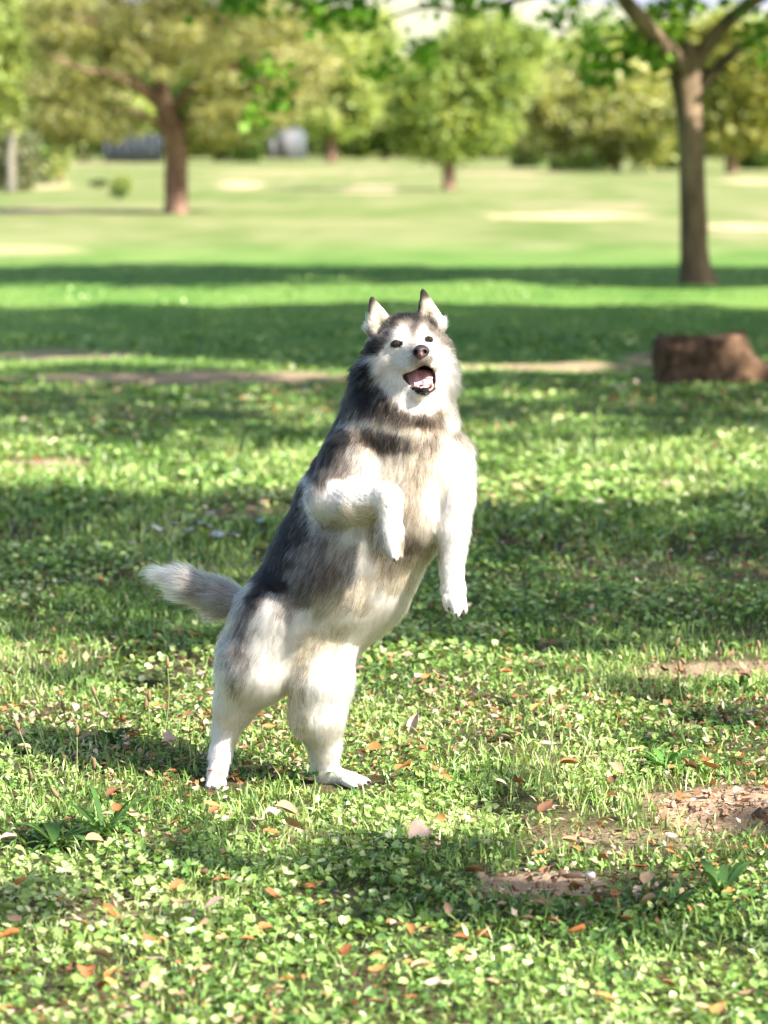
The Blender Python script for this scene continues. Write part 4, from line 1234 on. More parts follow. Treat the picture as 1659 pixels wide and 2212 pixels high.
def cap_d(P, p):
    a, b = p['a'], p['b']
    q = P - a
    ab = b - a
    if p['sy'] != 1.0:
        q = q.copy(); q[..., 1] = q[..., 1] / p['sy']
        ab = ab.copy(); ab[1] /= p['sy']
    h = np.clip((q @ ab) / (ab @ ab), 0, 1)
    d = np.linalg.norm(q - h[..., None] * ab, axis=-1) - (p['ra'] + (p['rb'] - p['ra']) * h)
    if p['sy'] != 1.0:
        d = d * (0.5 + 0.5 * p['sy'])
    return d

def poly_d(u, v, poly):
    d = np.full(u.shape, 1e9); s = np.ones(u.shape)
    n = len(poly)
    for i in range(n):
        a, b = poly[i], poly[i - 1]
        ex, ey = b[0] - a[0], b[1] - a[1]
        wx, wy = u - a[0], v - a[1]
        t = np.clip((wx * ex + wy * ey) / (ex * ex + ey * ey), 0, 1)
        d = np.minimum(d, (wx - ex * t) ** 2 + (wy - ey * t) ** 2)
        c1, c2, c3 = v >= a[1], v < b[1], ex * wy > ey * wx
        s = np.where((c1 & c2 & c3) | (~c1 & ~c2 & ~c3), -s, s)
    return s * np.sqrt(d)

def build_body(h=0.0042):
    lo = np.min([np.minimum(p['a'], p['b']) - max(p['ra'], p['rb']) for p in ALLP], 0) - 0.03
    hi = np.max([np.maximum(p['a'], p['b']) + max(p['ra'], p['rb']) for p in ALLP], 0) + 0.03
    n = np.ceil((hi - lo) / h).astype(int)
    D = np.full(n, 0.2, np.float32)
    ax = [lo[i] + h * np.arange(n[i]) for i in range(3)]

    def region(A, B, r):
        i0 = np.maximum(((np.minimum(A, B) - r - lo) / h).astype(int), 0)
        i1 = np.minimum(((np.maximum(A, B) + r - lo) / h).astype(int) + 2, n)
        sl3 = tuple(slice(i0[i], i1[i]) for i in range(3))
        g = np.stack(np.meshgrid(*[ax[i][sl3[i]] for i in range(3)], indexing='ij'), -1)
        return sl3, g

    def union(p):
        sl3, g = region(p['a'], p['b'], max(p['ra'], p['rb']) + p['k'] + 0.02)
        d = cap_d(g, p).astype(np.float32)
        o = D[sl3]
        k = p['k']
        hh = np.clip(0.5 + 0.5 * (o - d) / k, 0, 1)
        D[sl3] = o + (d - o) * hh - k * hh * (1 - hh)

    for p in PR:
        union(p)
    # the open mouth
    A, B = W(860, 850, -.2), W(950, 780, -.03)
    sl3, g = region(A, B, 0.01)
    u, v = PIX(g)
    dm = poly_d(u, v, MOUTH) * MPX
    dd = np.maximum(dm, g[..., 1] - (DOGY - 0.048))
    D[sl3] = np.maximum(D[sl3], -dd)
    for p in JAW:
        union(p)
    for p in EARS:
        union(p)
    for p in DISH:
        sl3, g = region(p['a'], p['b'], max(p['ra'], p['rb']) + 0.02)
        d = cap_d(g, p)
        k = 0.006
        o, e = D[sl3], -d
        hh = np.clip(0.5 - 0.5 * (o - e) / k, 0, 1)
        D[sl3] = o + (e - o) * hh + k * hh * (1 - hh)
    # gentle unevenness of coat and muscle
    # surface nets
    S = D < 0
    c = np.zeros(n - 1, np.int8)
    for dx in (0, 1):
        for dy in (0, 1):
            for dz in (0, 1):
                c += S[dx:n[0] - 1 + dx, dy:n[1] - 1 + dy, dz:n[2] - 1 + dz]
    act = (c > 0) & (c < 8)
    I = np.argwhere(act)
    idx = -np.ones(n - 1, np.int32)
    idx[act] = np.arange(len(I))
    acc = np.zeros((len(I), 3)); cnt = np.zeros(len(I))
    cor = [(x, y, z) for x in (0, 1) for y in (0, 1) for z in (0, 1)]
    for i, a in enumerate(cor):
        for b in cor[i + 1:]:
            if sum(abs(a[k] - b[k]) for k in range(3)) != 1:
                continue
            va = D[I[:, 0] + a[0], I[:, 1] + a[1], I[:, 2] + a[2]]
            vb = D[I[:, 0] + b[0], I[:, 1] + b[1], I[:, 2] + b[2]]
            m = (va < 0) != (vb < 0)
            t = np.where(m, va / np.where(va == vb, 1, va - vb), 0)
            pt = np.array(a) + t[:, None] * (np.array(b) - np.array(a))
            acc[m] += pt[m]; cnt[m] += 1
    V = lo + h * (I + acc / cnt[:, None])
    Q = []
    for axi in range(3):
        s0 = [slice(0, n[k]) for k in range(3)]; s1 = list(s0)
        s0[axi] = slice(0, n[axi] - 1); s1[axi] = slice(1, n[axi])
        a, b = S[tuple(s0)], S[tuple(s1)]
        E = np.argwhere(a != b)
        o1, o2 = [(1, 2), (2, 0), (0, 1)][axi]
        ok = (E[:, o1] > 0) & (E[:, o2] > 0) & (E[:, o1] < n[o1] - 1) & (E[:, o2] < n[o2] - 1)
        E = E[ok]
        inside = a[tuple(E.T)]
        def at(d1, d2):
            e = E.copy(); e[:, o1] -= d1; e[:, o2] -= d2
            return idx[tuple(e.T)]
        q = np.stack([at(1, 1), at(0, 1), at(0, 0), at(1, 0)], 1)
        q[~inside] = q[~inside][:, ::-1]
        Q.append(q)
    return V, np.concatenate(Q)

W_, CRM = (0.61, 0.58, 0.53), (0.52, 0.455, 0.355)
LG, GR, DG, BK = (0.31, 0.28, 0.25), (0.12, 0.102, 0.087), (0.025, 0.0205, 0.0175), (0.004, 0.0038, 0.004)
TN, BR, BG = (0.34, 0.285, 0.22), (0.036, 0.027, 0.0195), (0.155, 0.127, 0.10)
# markings of the coat, with muzzle shading and belly bounce light painted in: (u, v, colour)
MARKS = [
    # head
    (870, 680, DG), (852, 686, DG), (885, 682, DG), (858, 697, GR), (868, 702, LG), (848, 703, DG), (878, 697, GR), (890, 692, GR), (900, 688, DG), (918, 690, GR), (928, 697, GR), (905, 700, GR), (897, 703, DG), (888, 708, GR), (885, 700, LG),
    (838, 708, GR), (832, 720, GR), (824, 734, GR), (812, 728, GR), (806, 742, DG), (846, 714, LG), (836, 728, GR), (814, 747, DG), (798, 754, BK), (846, 730, W_), (842, 740, W_), (940, 704, GR), (955, 714, GR), (968, 722, GR), (980, 735, GR), (984, 750, GR), (948, 722, GR), (938, 714, GR), (930, 707, DG), (960, 735, GR),
    (893, 715, GR), (891, 724, GR), (892, 734, LG), (894, 742, LG), (800, 706, CRM), (814, 706, CRM), (794, 716, LG), (806, 716, LG), (828, 702, TN),
    (852, 717, W_), (872, 709, W_), (862, 711, W_), (908, 707, W_), (919, 709, W_), (860, 720, W_), (880, 724, W_), (878, 716, W_), (868, 716, W_), (884, 734, W_), (904, 718, W_), (916, 716, W_), (926, 722, W_), (902, 730, W_),
    (866, 724, W_), (874, 732, W_), (856, 729, W_), (912, 714, W_), (920, 720, W_), (908, 724, W_), (938, 735, W_), (845, 755, W_), (830, 765, W_), (870, 765, W_), (850, 780, W_), (940, 760, W_),
    (960, 760, W_), (978, 775, W_), (975, 800, W_), (985, 830, W_), (960, 830, W_), (940, 870, W_), (900, 875, W_), (870, 860, W_), (845, 840, W_), (825, 815, W_), (810, 790, W_), (800, 775, W_),
    (880, 800, W_), (860, 800, W_), (930, 790, W_), (896, 786, W_), (907, 780, GR), (914, 784, BG), (922, 780, GR), (900, 779, LG), (898, 895, W_), (930, 893, W_), (960, 870, W_), (875, 880, W_), (985, 855, W_), (996, 835, TN), (992, 790, LG), (990, 765, GR),  # grey-brown points under the nose paint in the muzzle shading
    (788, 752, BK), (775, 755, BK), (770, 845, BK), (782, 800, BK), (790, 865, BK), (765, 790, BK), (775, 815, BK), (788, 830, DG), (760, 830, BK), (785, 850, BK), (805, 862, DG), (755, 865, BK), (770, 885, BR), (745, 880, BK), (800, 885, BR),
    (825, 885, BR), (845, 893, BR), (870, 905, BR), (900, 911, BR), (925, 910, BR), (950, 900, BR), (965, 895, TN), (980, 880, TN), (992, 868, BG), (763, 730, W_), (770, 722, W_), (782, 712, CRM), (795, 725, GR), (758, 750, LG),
    # ears
    (815, 682, CRM), (825, 695, TN), (808, 665, CRM), (830, 690, CRM), (790, 690, CRM), (793, 668, DG), (797, 652, DG), (803, 642, DG), (817, 655, TN), (832, 668, CRM), (843, 678, TN), (785, 700, CRM), (803, 680, CRM), (812, 672, CRM), (820, 685, CRM),
    (925, 665, CRM), (932, 680, CRM), (945, 690, W_), (955, 700, W_), (918, 650, CRM), (899, 660, DG), (903, 642, DG), (912, 625, DG), (922, 636, DG), (895, 676, DG), (938, 655, CRM), (965, 712, LG), (928, 655, CRM), (920, 670, CRM), (938, 672, CRM),
    # neck and chest
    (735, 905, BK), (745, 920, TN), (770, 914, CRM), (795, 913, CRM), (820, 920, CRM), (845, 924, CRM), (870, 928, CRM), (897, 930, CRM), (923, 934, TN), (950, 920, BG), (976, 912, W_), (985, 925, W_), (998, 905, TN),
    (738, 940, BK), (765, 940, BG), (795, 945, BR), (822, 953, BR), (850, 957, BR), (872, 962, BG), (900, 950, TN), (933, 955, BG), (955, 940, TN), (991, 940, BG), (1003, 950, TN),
    (716, 975, BK), (705, 990, BK), (735, 985, GR), (760, 985, LG), (788, 985, CRM), (800, 1005, W_), (770, 1010, LG), (740, 1015, GR), (710, 1020, GR), (680, 1030, BK), (690, 1040, GR),
    (852, 1000, CRM), (850, 1025, CRM), (885, 1000, CRM), (910, 1022, TN), (905, 1055, TN), (925, 985, TN), (948, 1010, CRM), (948, 1040, CRM), (930, 1065, CRM), (895, 1090, TN),
    (983, 965, W_), (990, 993, W_), (990, 1030, W_), (990, 1080, W_), (985, 1130, W_), (980, 1180, W_), (980, 1230, W_), (985, 1280, W_), (985, 1310, W_), (960, 1100, W_), (955, 1160, W_), (965, 1230, W_), (970, 980, W_),
    (929, 1095, W_), (925, 1125, CRM), (897, 1127, TN), (890, 1155, TN), (915, 1160, CRM), (900, 1175, BG), (880, 1185, BG), (926, 1200, TN), (915, 1220, CRM), (880, 1210, TN), (852, 1233, TN), (870, 1240, CRM),
    # raised foreleg
    (670, 1040, LG), (692, 1073, W_), (720, 1050, W_), (756, 1073, W_), (790, 1070, W_), (836, 1063, W_), (850, 1090, W_), (845, 1150, W_), (850, 1190, W_), (788, 1112, CRM), (740, 1115, CRM), (760, 1050, W_), (700, 1110, W_), (800, 1045, W_),
    # flank and back
    (646, 1062, BK), (638, 1090, BK), (664, 1072, LG), (672, 1090, W_), (676, 1110, W_), (672, 1055, LG), (630, 1110, BK), (660, 1110, BG), (650, 1140, DG), (612, 1160, BK), (595, 1200, BK), (585, 1225, BK), (570, 1250, BK), (635, 1165, DG), (680, 1135, LG), (700, 1150, LG), (725, 1150, LG),
    (692, 1180, GR), (665, 1190, BG), (640, 1200, GR), (615, 1215, DG), (720, 1190, TN), (745, 1165, W_), (770, 1160, W_), (790, 1190, W_), (760, 1195, LG), (745, 1225, LG), (790, 1225, W_), (820, 1200, TN), (815, 1165, LG),
    (600, 1240, DG), (630, 1240, GR), (660, 1225, GR), (690, 1225, BG), (720, 1240, BG), (700, 1265, BG), (670, 1260, GR), (640, 1265, GR), (610, 1262, DG), (585, 1262, BK), (730, 1275, TN), (756, 1255, LG), (790, 1260, CRM),
    (692, 1292, TN), (660, 1290, BG), (630, 1290, BG), (612, 1303, LG), (606, 1318, LG), (580, 1290, LG), (560, 1275, DG), (550, 1295, BK), (565, 1320, W_), (585, 1310, W_),
    (820, 1258, CRM), (850, 1265, CRM), (884, 1250, CRM), (905, 1250, W_), (860, 1300, W_), (820, 1292, W_), (788, 1315, CRM), (760, 1292, CRM), (724, 1315, CRM), (690, 1322, CRM), (740, 1340, W_), (800, 1340, W_), (700, 1350, W_), (660, 1340, W_), (820, 1350, W_),  # white points on the cream belly stand in for light bounced off the ground
    # hind quarters
    (535, 1320, DG), (528, 1335, GR), (520, 1352, GR), (522, 1377, GR), (510, 1390, LG), (515, 1406, GR), (518, 1430, LG), (511, 1456, LG), (505, 1475, LG), (530, 1400, LG), (532, 1430, LG), (540, 1365, LG), (550, 1345, W_), (492, 1385, LG), (488, 1405, LG), (478, 1430, LG),
    (470, 1460, W_), (480, 1490, W_), (545, 1400, W_), (560, 1380, W_), (590, 1360, W_), (587, 1413, W_), (560, 1440, W_), (545, 1470, W_), (540, 1500, W_), (510, 1540, W_), (480, 1600, W_), (470, 1660, W_), (465, 1695, W_), (620, 1400, W_), (620, 1450, W_), (590, 1480, W_),
    (659, 1413, CRM), (645, 1450, CRM), (680, 1380, CRM), (731, 1360, CRM), (760, 1380, W_), (720, 1410, CRM), (700, 1440, W_), (760, 1430, W_), (680, 1490, W_), (740, 1490, W_), (640, 1500, CRM), (700, 1550, W_), (700, 1620, W_), (705, 1670, W_), (770, 1690, W_), (640, 1540, CRM),
    # tail
    (335, 1229, W_), (350, 1225, W_), (371, 1233, W_), (360, 1250, W_), (385, 1250, LG), (400, 1240, LG), (425, 1250, TN), (407, 1277, TN), (430, 1275, LG), (455, 1262, TN), (479, 1262, LG), (510, 1270, LG), (535, 1275, TN), (450, 1285, LG), (480, 1295, LG), (510, 1300, LG),
    (443, 1308, LG), (400, 1290, W_), (380, 1275, W_), (420, 1305, CRM), (450, 1325, CRM), (479, 1334, CRM), (500, 1340, CRM), (470, 1315, LG), (505, 1320, LG), (528, 1310, LG),
]

def coat(P, N, sig=6.5):
    u, v = PIX(P)
    M = np.array([(m[0], m[1]) for m in MARKS], float)
    Cc = np.array([m[2] for m in MARKS])
    out = np.zeros((len(u), 3))
    for s in range(0, len(u), 40000):
        d2 = (u[s:s + 40000, None] - M[None, :, 0]) ** 2 + (v[s:s + 40000, None] - M[None, :, 1]) ** 2
        dm = d2.min(1, keepdims=True)
        w = np.exp(-(d2 - dm) / (2 * (sig ** 2 + 0.12 * dm)))
        w /= w.sum(1, keepdims=True)
        out[s:s + 40000] = np.exp(w @ np.log(Cc))
    # the side turned away: dark saddle over back, neck and head, pale legs
    away = sstep(0.05, 0.5, N[:, 1])[:, None] * ((v > 905) | (N[:, 1] > .4))[:, None]
    legs = sstep(1380, 1440, v)[:, None]
    tailm = ((u < 545) & (v < 1360))[:, None]
    back = np.array((0.012, 0.0105, 0.0095)) * (1 - legs) + np.array(W_) * legs
    back = np.where(tailm, np.array(TN), back)
    jaw = ((u > 886) & (u < 942) & (v > 837) & (v < 853.5 - .02 * (u - 915) ** 2) & (P[:, 1] < DOGY - .06))
    out[jaw] = (0.012, 0.009, 0.009)
    face = P[:, 1] < DOGY - .02
    rim = face & ((((u - 857) / 14.0) ** 2 + ((v - 743.5 - .12 * (857 - u)) / 8.4) ** 2 < 1) | (((u - 926) / 10.2) ** 2 + ((v - 733.5) / 7.4) ** 2 < 1))
    out[rim] = (0.008, 0.006, 0.006)
    return out * (1 - away) + back * away

def head_bits(root, bvh):
    def hit(u, v):
        o = Vector((0, 0, CAMH)); d = Vector(tuple(W(u, v, 0))) - o
        return bvh.ray_cast(o, d.normalized())
    def ball(name, c, ax, mat, seg=20, ring=12, fn=None, parent=root):
        th = np.linspace(0, math.pi, ring + 1)
        ph = np.arange(seg) * 2 * math.pi / seg
        V = np.array([[math.sin(t) * math.cos(p), math.sin(t) * math.sin(p), math.cos(t)] for t in th for p in ph])
        if fn: V = fn(V)
        V = c + V[:, :1] * ax[0] + V[:, 1:2] * ax[1] + V[:, 2:3] * ax[2]
        F = []
        for i in range(ring):
            for j in range(seg):
                F.append((i * seg + j, (i + 1) * seg + j, (i + 1) * seg + (j + 1) % seg, i * seg + (j + 1) % seg))
        return link(name, raw_mesh(name, V, np.array(F), None, True), mat, parent)
    black = plain('black_skin', (0.012, 0.011, 0.012), 0.45, 0.5)
    # eyes
    m, nt, b = base_mat('eye')
    tc = nt.nodes.new('ShaderNodeTexCoord')
    b.inputs['Roughness'].default_value = 0.04
    b.inputs['Specular IOR Level'].default_value = 0.4
    b.inputs['Coat Weight'].default_value = 0.25
    at = nt.nodes.new('ShaderNodeAttribute'); at.attribute_name = 'col'
    nt.links.new(at.outputs['Color'], b.inputs['Base Color'])
    for (u, v, rx, rz, tilt) in ((856.5, 743.3, 11.5, 7.6, 0.14), (926, 733.5, 8.5, 6.6, -0.12)):
        h = hit(u, v)
        n = np.array(h[1]); c = np.array(h[0])
        c = c + np.array([0, 0.0035, 0])
        X = np.array([math.cos(tilt), 0, math.sin(tilt)]) * rx * MPX
        Z = np.array([-math.sin(tilt), 0, math.cos(tilt)]) * rz * MPX
        eye = ball('eye', c, (X, np.array([0, .0075, 0]), Z), m, 28, 20)
        co = np.empty(len(eye.data.vertices) * 3); eye.data.vertices.foreach_get('co', co); co = co.reshape(-1, 3)
        look = c + np.array([0.0025, -.0075, 0.001])
        r = np.hypot(co[:, 0] - look[0], co[:, 2] - look[2]) / MPX
        cc = np.where((r < 3.4)[:, None], (0.006, 0.005, 0.005), np.where((r < 6.6)[:, None], (0.030, 0.017, 0.006), (0.008, 0.006, 0.006)))
        at2 = eye.data.color_attributes.new('col', 'FLOAT_COLOR', 'POINT')
        at2.data.foreach_set('color', np.concatenate([cc, np.ones((len(cc), 1))], 1).astype(np.float32).ravel())
        # dark lids round the eye
        ang = np.linspace(0, 2 * math.pi, 25)
        ring = np.array([c + X * math.cos(a) * 1.04 + Z * math.sin(a) * (1.02 if math.sin(a) > 0 else .9) + np.array([0, -.0035 + .003 * abs(math.cos(a)), 0]) for a in ang])
        V, F = tube(ring, np.full(25, .0013), 8, cap=False)
        link('eyelid', raw_mesh('eyelid', V, F, None, True), black, eye)
    # nose
    nm, nt, b = base_mat('nose_leather')
    at = nt.nodes.new('ShaderNodeAttribute'); at.attribute_name = 'col'
    nt.links.new(at.outputs['Color'], b.inputs['Base Color'])
    b.inputs['Roughness'].default_value = 0.5; b.inputs['Specular IOR Level'].default_value = 0.4
    nb = nt.nodes.new('ShaderNodeTexVoronoi'); nb.inputs['Scale'].default_value = 700
    tc = nt.nodes.new('ShaderNodeTexCoord'); nt.links.new(tc.outputs['Object'], nb.inputs['Vector'])
    bp = nt.nodes.new('ShaderNodeBump'); bp.inputs['Strength'].default_value = .25; bp.inputs['Distance'].default_value = .001
    nt.links.new(nb.outputs['Distance'], bp.inputs['Height']); nt.links.new(bp.outputs[0], b.inputs['Normal'])
    c = W(909.5, 760, -.142)
    def nose_fn(V):
        V = V.copy()
        z = V[:, 2]
        V[:, 0] *= np.where(z < 0, 1 - 0.42 * (-z) ** 1.5, 1 - 0.12 * z * z)
        for sx in (-1, 1):                                   # nostrils, sunk into the pad
            d = np.hypot((V[:, 0] - sx * .5) / .26, (z + .02) / .34)
            V[:, 1] += np.where(V[:, 1] < 0, 0.75 * np.exp(-d ** 2 * 1.6), 0)
        V[:, 1] += np.where(V[:, 1] < 0, .18 * np.exp(-(V[:, 0] / .08) ** 2) * (z < .2), 0)
        return V
    nose = ball('nose', c, (np.array([18.5 * MPX, 0, .001]), np.array([0.004, .021, 0]), np.array([0.0, .004, 15.5 * MPX])), nm, 48, 32, nose_fn)
    co = np.empty(len(nose.data.vertices) * 3); nose.data.vertices.foreach_get('co', co); co = co.reshape(-1, 3)
    lx, lz = (co[:, 0] - c[0]) / (18.5 * MPX), (co[:, 2] - c[2]) / (15.5 * MPX)
    pink = .8 * np.exp(-(lx / .17) ** 2) * sstep(.55, -.1, lz) + .6 * sstep(-.45, -.8, lz)
    nostril = np.maximum(np.exp(-(((lx - .5) / .25) ** 2 + ((lz + .02) / .32) ** 2) * 1.5), np.exp(-(((lx + .5) / .25) ** 2 + ((lz + .02) / .32) ** 2) * 1.5))
    cc = np.array((.028, .019, .022))[None] * (1 - np.clip(pink, 0, 1))[:, None] + np.array((.26, .12, .11))[None] * np.clip(pink, 0, 1)[:, None]
    cc = cc * (1 - .85 * nostril[:, None])
    at2 = nose.data.color_attributes.new('col', 'FLOAT_COLOR', 'POINT')
    at2.data.foreach_set('color', np.concatenate([cc, np.ones((len(cc), 1))], 1).astype(np.float32).ravel())
    # tongue
    tm = plain('tongue_flesh', (0.62, 0.34, 0.36), 0.42, 0.45, 0.12, 300, 0.25, 900)
    tm.node_tree.nodes['Principled BSDF'].inputs['Subsurface Weight'].default_value = 0.15
    tm.node_tree.nodes['Principled BSDF'].inputs['Subsurface Radius'].default_value = (0.01, 0.004, 0.003)
    rows, colsn = 13, 13
    top, bot = [], []
    for i in range(rows):
        f = i / (rows - 1)
        cu = 905 + 6 * f; cv = 796 + 43 * f ** .9
        hw = (31 - 9 * f) * math.sqrt(max(0.02, 1 - max(0, (f - .55) / .45) ** 2)) 
        de = -.060 - .048 * f
        for j in range(colsn):
            s = -1 + 2 * j / (colsn - 1)
            groove = .010 * math.exp(-(s / .2) ** 2)
            edge = .006 * s * s
            dv = 12 * (1 - f) * max(0, -s) ** 1.5 + 6 * (1 - f) * max(0, s)
            top.append(W(cu + s * hw, cv + dv, de + groove + edge))
            bot.append(W(cu + s * hw * .97, cv + dv + 4, de + .012))
    V = np.array(top + bot)
    nn = rows * colsn
    F = []
    for i in range(rows - 1):
        for j in range(colsn - 1):
            a = i * colsn + j
            F.append((a, a + colsn, a + colsn + 1, a + 1)); F.append((nn + a, nn + a + 1, nn + a + colsn + 1, nn + a + colsn))
    rim = [j for j in range(colsn)] + [i * colsn + colsn - 1 for i in range(1, rows)] + [(rows - 1) * colsn + j for j in range(colsn - 2, -1, -1)] + [i * colsn for i in range(rows - 2, 0, -1)]
    for a, b_ in zip(rim, rim[1:] + rim[:1]):
        F.append((a, b_, nn + b_, nn + a))
    link('tongue', raw_mesh('tongue', V, np.array(F), None, True), tm, root)
    # lower gum, dark lip, teeth
    gm = plain('gum', (0.50, 0.20, 0.18), 0.3, 0.5)
    pts = spline([W(893, 833, -.07), W(900, 841, -.093), W(917, 844.5, -.113), W(931, 841, -.098), W(937, 831, -.075)], 22)
    V, F = tube(pts, np.full(22, .0030), 8)
    link('gum', raw_mesh('gum', V, quads_to_tris(F), None, True), gm, root)
    lip = [(871, 811, -.075), (879, 822, -.072), (889, 832, -.076), (898, 844, -.095), (917, 850.5, -.120), (932, 845, -.102), (939, 830, -.078), (939.5, 812, -.082), (935, 799, -.095)]
    pts = spline([W(*p) for p in lip], 40)
    V, F = tube(pts, np.interp(np.linspace(0, 1, 40), [0, .3, .5, .7, 1], [.0022, .0024, .0022, .0020, .0014]), 8)
    link('lip', raw_mesh('lip', V, quads_to_tris(F), None, True), black, root)
    iv = plain('tooth_ivory', (0.45, 0.40, 0.29), 0.35, 0.5)
    for (u, v, d, hgt, r) in ((896.5, 836, -.092, 12, 3.0), (933.5, 832, -.094, 10, 2.7), (910, 840, -.108, 4, 1.6), (916, 841, -.110, 4, 1.6), (922, 840, -.108, 4, 1.6)):
        p0, p1, p2 = W(u, v + 2, d), W(u - .6, v - hgt * .5, d - .001), W(u - 2.2 if u < 905 else u + .5, v - hgt, d + .001)
        V, F = tube(spline([p0, p1, p2], 6), np.array([1, .95, .85, .65, .4, .08]) * r * MPX, 8)
        link('tooth', raw_mesh('tooth', V, quads_to_tris(F), None, True), iv, root)
    # claws
    cm = plain('claw_horn', (0.06, 0.045, 0.04), 0.35, 0.5)
    for (a, b_) in (((838, 1196, -.24), (841, 1207, -.243)), ((851, 1204, -.252), (854, 1215, -.254)), ((863, 1198, -.24), (864, 1208, -.243)),
                    ((970, 1313, -.163), (972, 1323, -.168)), ((986, 1326, -.173), (988, 1336, -.178)), ((1002, 1318, -.163), (1003, 1328, -.168)),
                    ((795, 1688, -.05), (804, 1693, -.055)), ((788, 1695, -.075), (797, 1700, -.08)), ((768, 1701, -.09), (777, 1706, -.095)),
                    ((452, 1700, -.06), (450, 1707, -.07)), ((466, 1701, -.068), (465, 1708, -.078)), ((481, 1698, -.055), (482, 1705, -.065))):
        p0, p1 = W(*a), W(*b_)
        V, F = tube([p0, (p0 + p1) / 2 + np.array([0, -.001, .001]), p1], [.0036, .0028, .0006], 8)
        link('claw', raw_mesh('claw', V, quads_to_tris(F), None, True), cm, root)

def make_dog():
    V, Q = build_body()
    root = empty('husky_dog', (float(W(600, 1700)[0]), DOGY, 0), label='grey and white husky dog reared up on its hind legs, mouth open', category='dog')
    Tm = quads_to_tris(Q)
    # light smoothing
    nb = np.zeros((len(V), 3)); ct = np.zeros(len(V))
    Ed = np.unique(np.sort(np.concatenate([Q[:, [0, 1]], Q[:, [1, 2]], Q[:, [2, 3]], Q[:, [3, 0]]]), axis=1), axis=0)
    for _ in range(3):
        nb[:] = 0; ct[:] = 0
        np.add.at(nb, Ed[:, 0], V[Ed[:, 1]]); np.add.at(nb, Ed[:, 1], V[Ed[:, 0]])
        np.add.at(ct, Ed[:, 0], 1); np.add.at(ct, Ed[:, 1], 1)
        V = V * .5 + .5 * nb / np.maximum(ct, 1)[:, None]
    fn = np.cross(V[Tm[:, 1]] - V[Tm[:, 0]], V[Tm[:, 2]] - V[Tm[:, 0]])
    N = np.zeros_like(V)
    for i in range(3):
        np.add.at(N, Tm[:, i], fn)
    N /= np.linalg.norm(N, axis=1)[:, None] + 1e-12
    u, v = PIX(V)
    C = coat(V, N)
    md = poly_d(u, v, MOUTH)
    front = V[:, 1] < DOGY
    inm = front & (md < 2.0) & (V[:, 1] > DOGY - .105) & (v < 842)
    C[inm] = (0.055, 0.014, 0.014)
    bodym, nt, b = base_mat('hide')
    at = nt.nodes.new('ShaderNodeAttribute'); at.attribute_name = 'col'
    nt.links.new(at.outputs['Color'], b.inputs['Base Color'])
    b.inputs['Roughness'].default_value = 0.8; b.inputs['Specular IOR Level'].default_value = 0.15
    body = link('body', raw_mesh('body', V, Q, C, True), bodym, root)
    bvh = BVHTree.FromPolygons([tuple(p) for p in V], [tuple(t) for t in Tm.tolist()])
    head_bits(root, bvh)

    # ---- fur: strands rooted on the hide
    rg = np.random.default_rng(3)
    area = np.linalg.norm(fn, axis=1) * .5
    cz = V[Tm].mean(1)
    cu, cv = PIX(cz)
    wgt = area.copy()
    fnn = fn / (np.linalg.norm(fn, axis=1)[:, None] + 1e-12)
    wgt *= np.where(fnn[:, 1] > 0.35, 0.4, 1.0)
    headm = (cv < 900) & (cu > 760)
    wgt *= np.where(headm, 1.9, 1.0)
    low = (cv > 1590) | ((cu > 800) & (cv > 1040) & (cv < 1340) & (cz[:, 1] < DOGY - .1))
    wgt *= np.where(low, 1.8, 1.0)
    NS = 300000
    ti = rg.choice(len(Tm), NS, p=wgt / wgt.sum())
    r1, r2 = rg.uniform(size=NS), rg.uniform(size=NS)
    sq = np.sqrt(r1)
    bc = np.stack([1 - sq, sq * (1 - r2), sq * r2], 1)
    P = (V[Tm[ti]] * bc[:, :, None]).sum(1)
    Nn = (N[Tm[ti]] * bc[:, :, None]).sum(1); Nn /= np.linalg.norm(Nn, axis=1)[:, None]
    u, v = PIX(P)
    fr = P[:, 1] < DOGY + .02
    bare = fr & (poly_d(u, v, MOUTH) < 3.0) & (v < 852)
    bare |= fr & (((u - 909.5) / 17) ** 2 + ((v - 760) / 14) ** 2 < 1) & (P[:, 1] < DOGY - .08)
    bare |= fr & (((u - 856.5) / 15.0) ** 2 + ((v - 743.3 - .12 * (857 - u)) / 9.2) ** 2 < 1)
    bare |= fr & (((u - 926) / 11) ** 2 + ((v - 733.5) / 8.2) ** 2 < 1)
    k = ~bare
    P, Nn, u, v = P[k], Nn[k], u[k], v[k]
    NS = len(P)
    # flow, length and lift from the nearest limbs
    ws = np.zeros(NS); FL = np.zeros((NS, 3)); LE = np.zeros(NS); LI = np.zeros(NS)
    nose_p = W(908, 752, -.13)
    for i, p in enumerate(ALLP):
        d = np.abs(cap_d(P, p))
        w = np.exp(-(d / .014) ** 2) + 1e-9
        if NB <= i < NH or i >= NH and i < NH + len(JAW):
            f = P - nose_p
            f = f + np.array([0, 0.02, 0])
            f /= np.linalg.norm(f, axis=1)[:, None]
            FL += w[:, None] * f
        else:
            f = p['b'] - p['a']; f = f / np.linalg.norm(f)
            FL += w[:, None] * f
        LE += w * p['L']; LI += w * p['lift']; ws += w
    FL /= ws[:, None]; LE /= ws; LI /= ws
    # face lengths: short round nose and eyes, long in the cheek ruff
    hd = (v < 905) & (u > 740) & (P[:, 1] < DOGY + .1)
    dn = np.linalg.norm(P - W(897, 748, -.06), axis=1)
    LE = np.where(hd & (v > 695), np.clip(0.005 + (dn - .03) * np.where(v > 770, .30, .15), 0.005, 0.030), LE)
    LI = np.where(hd & (v > 695) & (dn < .07), .14, LI)
    LE = np.where((u > 690) & (u < 830) & (v > 1130) & (v < 1220) & (P[:, 1] < DOGY), LE * 1.35, LE)
    under = (np.abs(u - 820) < 150) & (v > 1180) & (v < 1340)
    LE = np.where(under, LE * 1.1, LE)
